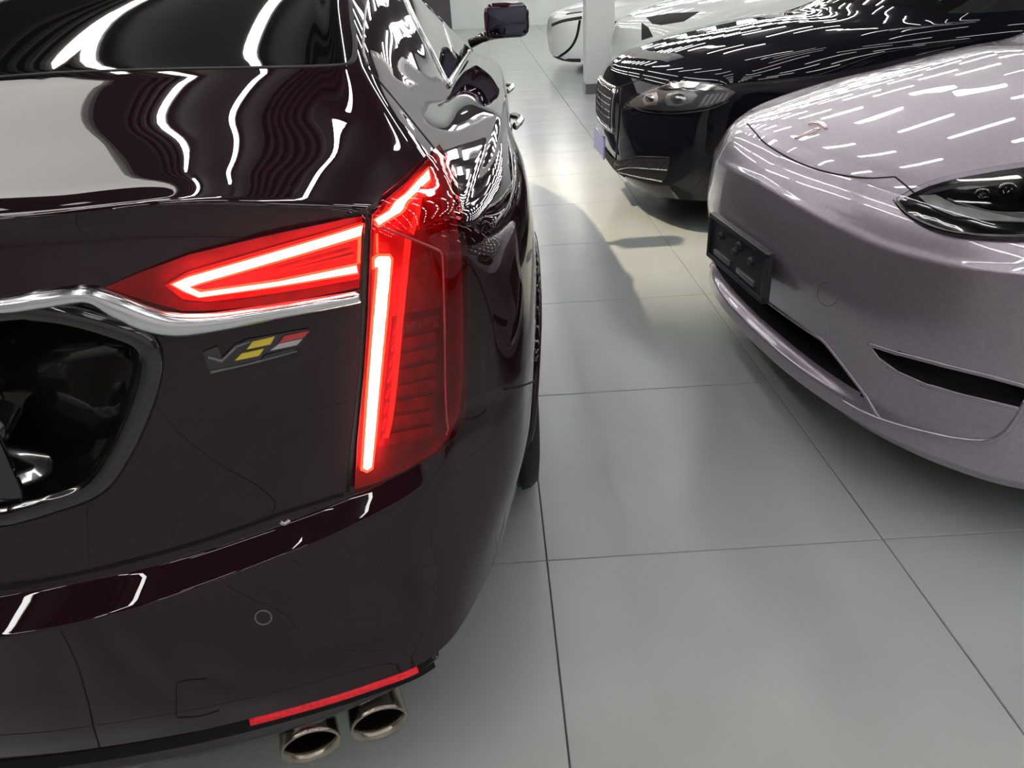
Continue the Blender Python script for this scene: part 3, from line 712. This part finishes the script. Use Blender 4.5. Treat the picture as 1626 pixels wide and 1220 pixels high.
# ------------------------------------------------------------------ cars parked nose-in along the right
def frame(O, ang):
    a = math.radians(ang); b = np.array([math.cos(a), math.sin(a), 0]); L = np.array([math.sin(a), -math.cos(a), 0]); O = np.array(O, float)
    def xf(G):
        return O+G[..., 0:1]*L+G[..., 1:2]*b+G[..., 2:3]*np.array([0, 0, 1.0])
    return xf, L, b
def mir_x(G):
    H = G.copy(); H[..., 0] *= -1; return H
def finish_car(skn, parent, xf, L, b, wheels, halfw, R, m_body, rear_y, m_under=None):
    """roof, underbody, wheels, wheel wells"""
    top, topm = skn.G[-1], skn.Gm[-1]; n = len(top)
    V = [p for p in top]+[p for p in (top+topm)/2]+[p for p in topm]
    link('roof', V, [(a*n+i, a*n+i+1, (a+1)*n+i+1, (a+1)*n+i) for a in range(2) for i in range(n-1)], m_body, parent)
    lo, lom = skn.G[0][::5], skn.Gm[0][::5]; loop = [p for p in lo]+[p for p in lom[::-1]]; cen = np.mean(loop, 0)
    loop = [cen+(p-cen)*np.array([.94, .86, 1])+np.array([0, 0, .01]) for p in loop]
    link('underbody', loop+[cen], [(i, (i+1) % len(loop), len(loop)) for i in range(len(loop))], M['matte_black'], parent, smooth=False)
    for wy in wheels:
        for s in (1, -1):
            c_ = xf(np.array([s*(halfw-.13), wy, R]))
            wheel(parent, c_, L*s, R=R, wdt=.23)
            P = []; N = []
            for a in np.linspace(-.1, math.pi+.1, 50):
                o_ = xf(np.array([s*2.2, wy+(R+.035)*math.cos(a), R+(R+.035)*math.sin(a)]))
                p, n_ = skn.hit(o_, -L*s); P.append(p); N.append(n_)
            sweep('arch_lip', P, N, .02, .006, M['matte_black'], parent)
            V = []; F = []
            for xx in (halfw-.03, halfw-.33):
                for a in np.linspace(-.1, math.pi+.1, 36): V.append(xf(np.array([s*xx, wy+(R+.045)*math.cos(a), R+(R+.045)*math.sin(a)])))
            for i in range(35): F.append((i, i+1, 37+i, 36+i))
            F.append(tuple(range(36, 72)))
            link('wheel_well', V, F, M['matte_black'], parent)
def wheel_hole(xf_inv, wheels, R, halfw):
    def h(P, side):
        l = xf_inv(P)
        for wy in wheels:
            if abs(l[0]) > halfw-.35 and (l[1]-wy)**2+(l[2]-R)**2 < (R+.032)**2: return True
        return False
    return h
def inv_frame(O, L, b):
    O = np.array(O, float)
    return lambda P: np.array([(P-O)@L, (P-O)@b, P[2]])

# ---- pearl lilac crossover
YO = (.735, 2.21, 0); yxf, yL, yb = frame(YO, 5.0)
NRY = None
yr = [
 # 0 bottom
 [(0,.115,.205),(.22,.12,.205),(.42,.14,.205),(.60,.185,.205),(.76,.265,.205),(.875,.38,.205),(.915,.56,.20),(.925,.9,.20),(.925,1.5,.20),(.92,2.4,.2),(.92,3.6,.2),(.85,4.5,.25),(0,4.7,.25)],
 # 1 lip
 [(0,.070,.235),(.22,.078,.235),(.42,.105,.235),(.60,.155,.235),(.76,.24,.235),(.885,.355,.235),(.93,.56,.24),(.945,.9,.24),(.945,1.5,.24),(.94,2.4,.24),(.94,3.6,.24),(.87,4.55,.3),(0,4.75,.3)],
 # 2 lip top
 [(0,.072,.275),(.22,.08,.275),(.42,.107,.275),(.60,.158,.275),(.765,.24,.275),(.89,.352,.275),(.935,.56,.29),(.95,.9,.29),(.95,1.5,.29),(.945,2.4,.29),(.945,3.6,.29),(.88,4.58,.36),(0,4.78,.36)],
 # 3 behind lip (intake floor)
 [(0,.105,.305),(.22,.112,.305),(.42,.13,.305),(.60,.165,.31),(.77,.243,.315),(.893,.35,.32),(.94,.56,.33),(.955,.9,.33),(.955,1.5,.33),(.95,2.4,.33),(.95,3.6,.33),(.89,4.6,.42),(0,4.8,.42)],
 # 4
 [(0,.07,.40),(.22,.08,.40),(.42,.105,.40),(.60,.150,.405),(.775,.240,.41),(.9,.35,.42),(.948,.56,.43),(.96,.9,.43),(.96,1.5,.43),(.955,2.4,.43),(.955,3.6,.43),(.9,4.62,.5),(0,4.82,.5)],
 # 5
 [(0,.018,.545),(.22,.03,.545),(.42,.066,.545),(.60,.125,.55),(.775,.225,.555),(.905,.35,.56),(.952,.56,.57),(.962,.9,.57),(.962,1.5,.57),(.957,2.4,.57),(.957,3.6,.57),(.9,4.62,.62),(0,4.82,.62)],
 # 6
 [(0,.026,.65),(.22,.037,.648),(.42,.072,.642),(.60,.130,.64),(.77,.225,.66),(.9,.355,.67),(.95,.56,.68),(.96,.9,.69),(.96,1.5,.69),(.955,2.4,.69),(.955,3.6,.69),(.9,4.6,.74),(0,4.8,.74)],
 # 7 nose crease
 [(0,.050,.748),(.22,.058,.738),(.42,.086,.722),(.60,.138,.710),(.76,.222,.715),(.885,.355,.74),(.935,.56,.79),(.95,.9,.81),(.95,1.5,.80),(.95,2.4,.80),(.95,3.6,.80),(.89,4.58,.86),(0,4.78,.86)],
 # 8 hood front edge
 [(0,.125,.83),(.22,.132,.828),(.41,.155,.822),(.575,.20,.815),(.725,.275,.812),(.845,.40,.83),(.905,.6,.86),(.925,.95,.88),(.93,1.5,.88),(.93,2.4,.89),(.93,3.6,.9),(.87,4.55,.95),(0,4.74,.95)],
 # 9
 [(0,.27,.885),(.21,.275,.884),(.39,.295,.88),(.55,.34,.872),(.69,.42,.87),(.80,.55,.885),(.865,.75,.91),(.89,1.05,.93),(.90,1.5,.94),(.91,2.4,.96),(.91,3.6,.98),(.84,4.5,1.02),(0,4.68,1.02)],
 # 10
 [(0,.60,.965),(.20,.605,.963),(.38,.62,.957),(.53,.66,.95),(.66,.73,.945),(.765,.84,.945),(.83,1.0,.955),(.86,1.2,.97),(.88,1.6,.985),(.89,2.4,1.0),(.89,3.6,1.03),(.82,4.4,1.07),(0,4.6,1.08)],
 # 11
 [(0,.98,1.035),(.20,.985,1.033),(.38,1.0,1.028),(.53,1.03,1.02),(.65,1.08,1.01),(.75,1.16,1.005),(.815,1.26,1.0),(.845,1.4,1.005),(.865,1.7,1.01),(.875,2.4,1.02),(.875,3.6,1.06),(.80,4.3,1.12),(0,4.5,1.15)],
 # 12 cowl / belt
 [(0,1.22,1.07),(.20,1.23,1.07),(.40,1.26,1.065),(.55,1.3,1.06),(.67,1.36,1.055),(.76,1.43,1.05),(.81,1.5,1.045),(.835,1.6,1.045),(.85,1.8,1.045),(.86,2.4,1.055),(.85,3.6,1.09),(.78,4.2,1.16),(0,4.38,1.22)],
 # 13
 [(0,1.75,1.36),(.18,1.76,1.36),(.36,1.78,1.355),(.50,1.81,1.35),(.60,1.86,1.34),(.67,1.92,1.33),(.71,1.98,1.32),(.73,2.05,1.32),(.745,2.2,1.32),(.75,2.5,1.34),(.74,3.5,1.35),(.68,3.95,1.36),(0,4.1,1.4)],
 # 14 roof
 [(0,2.35,1.58),(.16,2.35,1.58),(.30,2.36,1.575),(.42,2.38,1.57),(.50,2.41,1.56),(.55,2.45,1.55),(.58,2.5,1.545),(.59,2.55,1.545),(.595,2.62,1.55),(.6,2.75,1.56),(.6,3.3,1.56),(.55,3.6,1.55),(0,3.7,1.57)],
]
yk = Skin(yr, [4, 4, 5, 8, 10, 10, 10, 8, 8, 10, 10, 8, 8, 8], [14, 14, 14, 14, 14, 14, 14, 14, 14, 10, 10, 10], xf=yxf, mirror=mir_x, smooth=1, crease={1: .15, 2: .15, 7: .14})
cro = thing('crossover', 'pearl lilac grey crossover with a bare number plate bracket', 'car', tuple(yxf(np.array([0, 2.3, 0]))))
Y_WH = (.93, 3.82); Y_R = .355
intake = [(1098, 372), (1118, 398), (1150, 425), (1190, 458), (1216, 480), (1245, 500), (1275, 528), (1300, 556), (1318, 590), (1336, 634), (1310, 616), (1280, 592), (1240, 550), (1205, 512), (1170, 465), (1130, 420), (1105, 392)]
slit = [(1378, 547), (1420, 560), (1500, 581), (1570, 598), (1640, 617), (1690, 628), (1690, 666), (1640, 655), (1590, 643), (1530, 629), (1470, 612), (1425, 592), (1395, 570)]
yinv = inv_frame(YO, yL, yb); yw = wheel_hole(yinv, Y_WH, Y_R, .96)
def yhole(P, side):
    if yw(P, side): return True
    l = yinv(P)
    if l[1] < .8 and l[2] < .62:
        q = P if side == 0 else yxf(np.array([-l[0], l[1], l[2]]))
        u, v = to_pix(q)
        if in_poly(u, v, slit): return True
        if l[1] < .4 and .3 < l[2] < .40 and abs(l[0]) < .55:
            t = abs(l[0])
            return l[2] > .303 and l[2] < (.40 if t < .40 else .40-(t-.40)*.62)
    return False
yk.add_panel('front_bumper', M['pearl'], cro, lambda v, u: v < 8 and u < 6.2, hole=yhole)
yk.add_panel('hood', M['pearl'], cro, lambda v, u: 8 <= v < 12 and u < 4.6, hole=yhole)
for o in yk.add_panel('fender', M['pearl'], cro, lambda v, u: (8 <= v < 12 and 4.6 <= u < 8.6) or (v < 8 and 6.2 <= u < 8.6), both='each', hole=yhole): pass
for o in yk.add_panel('side_panel', M['pearl'], cro, lambda v, u: v < 12 and u >= 8.6, both='each', hole=yhole): pass
yk.add_panel('windscreen', M['glass_dark'], cro, lambda v, u: v >= 12 and u < 6)
for o in yk.add_panel('side_window', M['glass_side'], cro, lambda v, u: v >= 12 and u >= 6, both='each'): pass
finish_car(yk, cro, yxf, yL, yb, Y_WH, .96, Y_R, M['glass_dark'], 4.7)
# lower intake: dark duct behind the opening
V = []; F = []; xs = np.linspace(-.60, .60, 41)
def yface(x, z): return yk.hit(yxf(np.array([x, -1.0, z])), yb)[0]
for x in xs:
    t = abs(x); zt = (.405 if t < .40 else .405-(t-.40)*.62); zb = .298
    p = yface(x, zt); q = yface(x, zb)
    V += [p+yb*.004, p+yb*.16, q+yb*.16, q+yb*.004]
for i in range(40):
    for j in range(3): F.append((i*4+j, i*4+j+1, i*4+5+j, i*4+4+j))
F += [(0, 1, 2, 3), (160, 161, 162, 163)]
dk = link('lower_intake', V, F, M['matte_black'], cro, smooth=False, label='dark lower air intake')
for k in range(5):
    zz = .315+k*.02
    xx = np.linspace(-.5, .5, 21)
    sweep('intake_slat', [yface(x, min(zz, .39))+yb*.10 for x in xx], [-yb]*21, .006, .02, M['bracket'], dk, prof='flat')
P = []; N = []
for x in np.linspace(-.62, .62, 60):
    t = abs(x); p, n_ = yk.hit(yxf(np.array([x, -1.0, (.402 if t < .40 else .402-(t-.40)*.62)])), yb); P.append(p); N.append(n_)
sweep('intake_edge', P, N, .010, .004, M['pearl'], cro)
# side vents
recess(yk, cro, slit, .05, M['matte_black'], M['pearl'], rim_w=.010, rim_h=.003, shrink=.9, curve=False, name='side_vent')
line_on(yk, 'bumper_fold', [(1336, 636), (1370, 655), (1420, 674), (1500, 694), (1560, 701), (1590, 692), (1612, 668), (1630, 636)], .012, .006, M['pearl'], cro, step=6)
# hood gap
line_on(yk, 'panel_gap', [(1186, 196), (1197, 208), (1213, 226), (1235, 241), (1265, 257), (1300, 270), (1340, 279), (1380, 283), (1421, 281)], .005, .0008, M['gap'], cro, prof='flat')
line_on(yk, 'panel_gap', [(1421, 281), (1436, 293), (1452, 307)], .004, .0008, M['gap'], cro, prof='flat')
line_on(yk, 'tow_cover', [(1315+17*math.cos(a), 467+19*math.sin(a)) for a in np.linspace(.3, 2*math.pi-1.2, 26)], .0025, .0008, M['grey_trim'], cro, step=3)
# emblem: thin T on the hood
em = line_on(yk, 'emblem', [(1262, 221), (1280, 213), (1300, 205)], 0, .005, M['rose'], cro, wpx=[3, 8, 12], step=3, label='small rose coloured T shaped emblem')
line_on(yk, 'emblem_arm', [(1284, 198), (1294, 195), (1305, 197), (1312, 205)], 0, .005, M['rose'], em, wpx=[5, 9, 9, 5], step=3)
# headlamp
hl_poly = [(1425, 322), (1448, 310), (1475, 298), (1510, 288), (1550, 280), (1590, 273), (1640, 266), (1700, 258), (1730, 300), (1725, 360), (1680, 378), (1620, 380), (1570, 379), (1530, 375), (1490, 366), (1455, 350), (1436, 336)]
hl = patch(yk, 'headlamp', hl_poly, .004, .003, M['gloss_black'], cro, step=10, label='swept black headlamp')
patch(yk, 'light_guide', [(1460, 315), (1486, 314), (1520, 330), (1570, 340), (1640, 343), (1690, 340), (1690, 352), (1640, 357), (1570, 354), (1515, 346), (1480, 332)], .009, .004, M['silver_in'], hl, step=9)
patch(yk, 'projector', [(1620, 296), (1660, 292), (1670, 318), (1640, 328), (1618, 322)], .012, .006, M['dark_chrome'], hl, step=9)
for (x, y, r_) in ((1560, 312, 13), (1600, 304, 15)):
    patch(yk, 'lamp_bowl', [(x+r_*math.cos(a), y+.62*r_*math.sin(a)) for a in np.linspace(0, 2*math.pi, 18)[:-1]], .008, .004, M['glass_dark'], hl, step=5, dome=.010)
for i in range(4):
    line_on(yk, 'rib', [(1505+i*16, 320+i*5), (1560+i*14, 338+i*3), (1640, 345+i*2)], .004, .004, M['grey_trim'], hl, base=.006, step=9)
patch(yk, 'lens', hl_poly, .017, .002, M['lens_clear'], hl, step=10, sheet=True)
line_on(yk, 'lens_edge', hl_poly[:1]+hl_poly[::-1][:8], .010, .006, M['gloss_black'], hl, base=.013, step=8)
# number plate bracket
Rb = np.stack([yL, yb, np.array([0, 0, 1.])], 1)
def ybox(name, c, s, m, par, bev=.002): return box(name, yxf(np.array(c)), s, m, par, bev=bev, R=Rb)
br = ybox('plate_bracket', (.025, -.002, .535), (.45, .014, .150), M['bracket'], cro)
for zz in (.602, .468): ybox('bracket_edge', (.025, -.012, zz), (.45, .012, .014), M['bracket'], br)
for xx in (-.218, .218): ybox('bracket_edge', (xx+.025, -.012, .535), (.014, .012, .146), M['bracket'], br)
for xx in (-.10, .09): ybox('clip_bar', (xx+.025, -.012, .495), (.13, .010, .016), M['grey_trim'], br)
for xx, zz in ((-.12, .56), (.0, .545), (.12, .555), (.03, .575)): lathe('screw_boss', [(0, -.012), (.010, -.012), (.013, -.004), (.013, .01)], yxf(np.array([xx+.025, -.010, zz])), yb, M['bracket'], br, 16)

# ---- black sedan further along the row
def jag_net():
    cx = [0, .22, .42, .60, .75, .86]
    spec = [  # z, nose y per column, then side x and z
     (.18, (.13, .135, .15, .19, .26, .37), .90, .18),
     (.235, (.07, .075, .10, .15, .23, .345), .92, .22),
     (.32, (.055, .06, .085, .135, .215, .335), .935, .30),
     (.45, (.025, .033, .06, .115, .20, .33), .94, .45),
     (.58, (.02, .03, .062, .122, .21, .34), .94, .58),
     (.67, (.04, .05, .085, .15, .24, .375), .94, .66),
     (.75, (.09, .10, .135, .205, .30, .44), .93, .74)]
    rows = []
    for z, ys, sx, sz in spec:
        k = sx/.94
        rows.append([(x*k if x > .5 else x, y, z) for x, y in zip(cx, ys)]+[(sx*.98, .56, sz), (sx, .9, sz), (sx, 1.5, sz), (sx, 2.4, sz), (sx, 3.6, sz), (sx*.93, 4.6, sz+.05), (0, 4.85, sz+.05)])
    rows += [
     [(0,.20,.80),(.22,.21,.80),(.41,.235,.797),(.57,.29,.79),(.70,.385,.79),(.81,.53,.795),(.87,.72,.81),(.90,1.0,.825),(.915,1.5,.83),(.92,2.4,.85),(.92,3.6,.88),(.85,4.55,.9),(0,4.8,.9)],
     [(0,.52,.875),(.21,.525,.875),(.39,.54,.87),(.54,.58,.86),(.66,.65,.855),(.76,.77,.85),(.83,.95,.855),(.87,1.15,.865),(.89,1.6,.88),(.90,2.4,.90),(.90,3.6,.93),(.83,4.45,.97),(0,4.7,.98)],
     [(0,.98,.94),(.20,.985,.94),(.38,1.0,.935),(.53,1.03,.925),(.65,1.08,.915),(.74,1.16,.905),(.81,1.27,.90),(.85,1.4,.90),(.87,1.75,.91),(.88,2.4,.93),(.88,3.6,.96),(.80,4.3,1.0),(0,4.5,1.02)],
     [(0,1.40,.99),(.20,1.41,.99),(.40,1.43,.985),(.55,1.47,.98),(.66,1.52,.97),(.745,1.58,.96),(.80,1.65,.95),(.835,1.75,.945),(.85,1.95,.945),(.86,2.4,.955),(.85,3.6,.99),(.78,4.1,1.04),(0,4.2,1.07)],
     [(0,1.9,1.22),(.18,1.91,1.22),(.36,1.93,1.215),(.50,1.96,1.21),(.60,2.0,1.20),(.67,2.06,1.19),(.71,2.12,1.18),(.73,2.2,1.18),(.745,2.35,1.18),(.75,2.6,1.19),(.74,3.3,1.20),(.66,3.7,1.21),(0,3.8,1.25)],
     [(0,2.45,1.40),(.16,2.45,1.40),(.30,2.46,1.40),(.42,2.48,1.39),(.50,2.51,1.385),(.55,2.55,1.38),(.58,2.6,1.375),(.59,2.65,1.375),(.595,2.7,1.38),(.6,2.8,1.385),(.6,3.1,1.385),(.55,3.3,1.38),(0,3.35,1.40)]]
    return rows
def parked_car(O, ang, name, label, paint, scale=1.0, zs=1.0, nseg=8):
    xf0, L, b = frame(O, ang)
    S = np.array([scale, scale, scale*zs])
    xf = lambda G: xf0(G*S)
    rows = jag_net()
    kk = Skin(rows, [3, 5, 6, 6, 6, 6, 6, 8, 8, 8, 8, 8], [nseg]*12, xf=xf, mirror=mir_x, smooth=2)
    car = thing(name, label, 'car', tuple(xf(np.array([0, 2.4, 0]))))
    iv = inv_frame(O, L, b); WHS = (.93*scale, 3.8*scale); R = .34*scale; hw = .94*scale
    wh = wheel_hole(iv, WHS, R, hw)
    kk.add_panel('front_bumper', paint, car, lambda v, u: v < 7 and u < 6.2, hole=wh)
    kk.add_panel('hood', paint, car, lambda v, u: 7 <= v < 10 and u < 5, hole=wh)
    for _ in kk.add_panel('fender', paint, car, lambda v, u: (7 <= v < 10 and 5 <= u < 8.6) or (v < 7 and 6.2 <= u < 8.6), both='each', hole=wh): pass
    for _ in kk.add_panel('side_panel', paint, car, lambda v, u: v < 10 and u >= 8.6, both='each', hole=wh): pass
    kk.add_panel('windscreen', M['glass_dark'], car, lambda v, u: v >= 10 and u < 6)
    for _ in kk.add_panel('side_window', M['glass_side'], car, lambda v, u: v >= 10 and u >= 6, both='each'): pass
    finish_car(kk, car, xf0, L, b, WHS, hw, R, paint, 4.7)
    return kk, car, xf, L, b
JO = (.68, 4.92, 0)
jk, jag, jxf, jL, jb = parked_car(JO, 0.0, 'sedan', 'glossy black sedan with a clear headlamp and blue number plate', M['black_jag'], nseg=12, zs=1.12)
JR = np.stack([jL, jb, np.array([0, 0, 1.])], 1)
def jbox(name, c, s, m, par, bev=.002): return box(name, jxf(np.array(c)), s, m, par, bev=bev, R=JR)
jhl = [(999, 163), (1012, 153), (1036, 142), (1062, 133), (1092, 129), (1124, 131), (1150, 138), (1168, 146), (1152, 160), (1128, 169), (1096, 175), (1060, 177), (1024, 174), (1004, 170)]
h_ = patch(jk, 'headlamp', jhl, .003, .003, M['grey_trim'], jag, step=6, label='clear headlamp with twin bright bowls')
patch(jk, 'lamp_bowl', [(1021, 158), (1027, 150), (1043, 147), (1046, 156), (1044, 167), (1026, 168)], .006, .004, M['silver_in'], h_, step=4, dome=.004)
patch(jk, 'lamp_bowl', [(1056, 160), (1060, 150), (1078, 145), (1102, 145), (1108, 152), (1098, 164), (1076, 169), (1060, 168)], .006, .004, M['silver_in'], h_, step=4, dome=.004)
for (x, y, rx, ry) in ((1034, 157, 7, 6), (1078, 157, 12, 8)):
    patch(jk, 'projector', [(x+rx*math.cos(a), y+ry*math.sin(a)) for a in np.linspace(0, 2*math.pi, 16)[:-1]], .012, .006, M['refl_bowl'], h_, step=3, dome=.010)
patch(jk, 'light_strip', [(1046, 141), (1070, 134), (1100, 131), (1140, 137), (1152, 142), (1120, 144), (1088, 140), (1060, 143)], .012, .005, M['refl_bowl'], h_, step=5)
for i in range(5):
    patch(jk, 'turn_signal', [(1108+i*9, 170-i*2.2), (1122+i*8, 150-i*.8), (1127+i*8, 150-i*.8), (1114+i*9, 169-i*2.2)], .008, .004, M['silver_in'], h_, step=4)
patch(jk, 'lens', jhl, .020, .002, M['lens_clear'], h_, step=6, sheet=True)
line_on(jk, 'lens_edge', [(996, 166), (1024, 177), (1062, 180), (1098, 178), (1132, 171), (1158, 160)], .010, .006, M['gloss_black'], h_, step=5)
vent = patch(jk, 'vent', [(975, 262), (990, 252), (1030, 249), (1064, 250), (1061, 276), (1052, 290), (1020, 288), (985, 278)], .002, .003, M['matte_black'], jag, step=6)
line_on(jk, 'vent_trim', [(1062, 250), (1010, 249), (982, 254), (978, 260), (992, 264)], .008, .006, M['dark_chrome'], vent, step=4)
line_on(jk, 'vent_trim', [(980, 270), (1000, 266), (1030, 268), (1060, 270)], .008, .008, M['chrome'], vent, step=4)
line_on(jk, 'vent_trim', [(980, 272), (1010, 280), (1052, 288)], .008, .008, M['chrome'], vent, step=4)
for i in range(7):
    line_on(jk, 'mesh_bar', [(988+i*10, 266), (998+i*10, 254)], .005, .004, M['dark_chrome'], vent, step=4)
# grille and plate on the nose
def jface(x, z): return jk.hit(jxf(np.array([x, -1.0, z])), jb)
def jline(name, pts, w, h, m, par, base=0.0, prof='round'):
    hh = [jface(*p) for p in pts]
    return sweep(name, [a for a, _ in hh], [n_ for _, n_ in hh], w, h, m, par, base, prof)
gz0, gz1 = .46, .66
gr = jline('grille', [(x, .56) for x in np.linspace(-.30, .30, 20)], .20, .004, M['matte_black'], jag, prof='flat')
for i in range(6): jline('grille_bar', [(x, gz0+.02+i*.032) for x in np.linspace(-.29, .29, 20)], .008, .010, M['chrome'], gr)
for i in range(13): jline('grille_bar', [(-.27+i*.045, z) for z in np.linspace(gz0, gz1, 8)], .006, .010, M['chrome'], gr)
jline('grille_frame', [(.31, z) for z in np.linspace(gz0-.01, gz1, 10)], .02, .018, M['chrome'], gr)
jline('grille_frame', [(-.31, z) for z in np.linspace(gz0-.01, gz1, 10)], .02, .018, M['chrome'], gr)
for z in (gz0-.01, gz1+.005): jline('grille_frame', [(x, z) for x in np.linspace(-.31, .31, 20)], .018, .018, M['chrome'], gr)
jp = jbox('number_plate', (0, .005, .35), (.44, .012, .14), M['plate_blue'], jag, .002)
for z in (.29, .41): jbox('plate_frame', (0, .0, z), (.45, .012, .010), M['chrome'], jp)
jline('lower_grille', [(x, .26) for x in np.linspace(-.42, .42, 24)], .08, .004, M['matte_black'], jag, prof='flat')
line_on(jk, 'hood_edge', [(948, 122), (962, 132), (975, 140), (1000, 132), (1030, 122)], .006, .002, M['gap'], jag, step=4)
line_on(jk, 'bumper_crease', [(986, 140), (984, 180), (980, 230), (976, 270)], .01, .006, M['black_jag'], jag, step=5)

# ---- white cars at the back of the row
wk, wcar, wxf, wL, wb = parked_car((1.30, 8.3, 0), 5.0, 'hatchback', 'white car with black arrow shaped lamp behind the black sedan', M['white_paint'], scale=1.0, zs=1.22)
ar = patch(wk, 'headlamp', [(1026, 28), (1060, 22), (1110, 19), (1086, 34), (1050, 40), (1036, 38)], .004, .006, M['matte_black'], wcar, step=5, label='black blade shaped headlamp')
patch(wk, 'side_inlet', [(1019, 36), (1030, 44), (1037, 58), (1019, 64)], .004, .006, M['matte_black'], wcar, step=5)
vk, vcar, vxf, vL, vb = parked_car((1.02, 13.6, 0), 5.0, 'crossover', 'white crossover with thin dark lamps beside the pillar', M['white_paint'], scale=1.02, zs=1.1)
line_on(vk, 'lamp_strip', [(876, 40), (895, 33), (924, 28)], .05, .006, M['matte_black'], vcar, step=3)
line_on(vk, 'lamp_strip', [(900, 22), (924, 19)], .05, .006, M['matte_black'], vcar, step=3)
line_on(vk, 'panel_gap', [(921, 32), (915, 60), (902, 80), (872, 100)], .04, .006, M['gap'], vcar, step=4)
line_on(vk, 'bumper_sill', [(862, 104), (880, 112), (924, 110)], .06, .008, M['matte_black'], vcar, step=4)
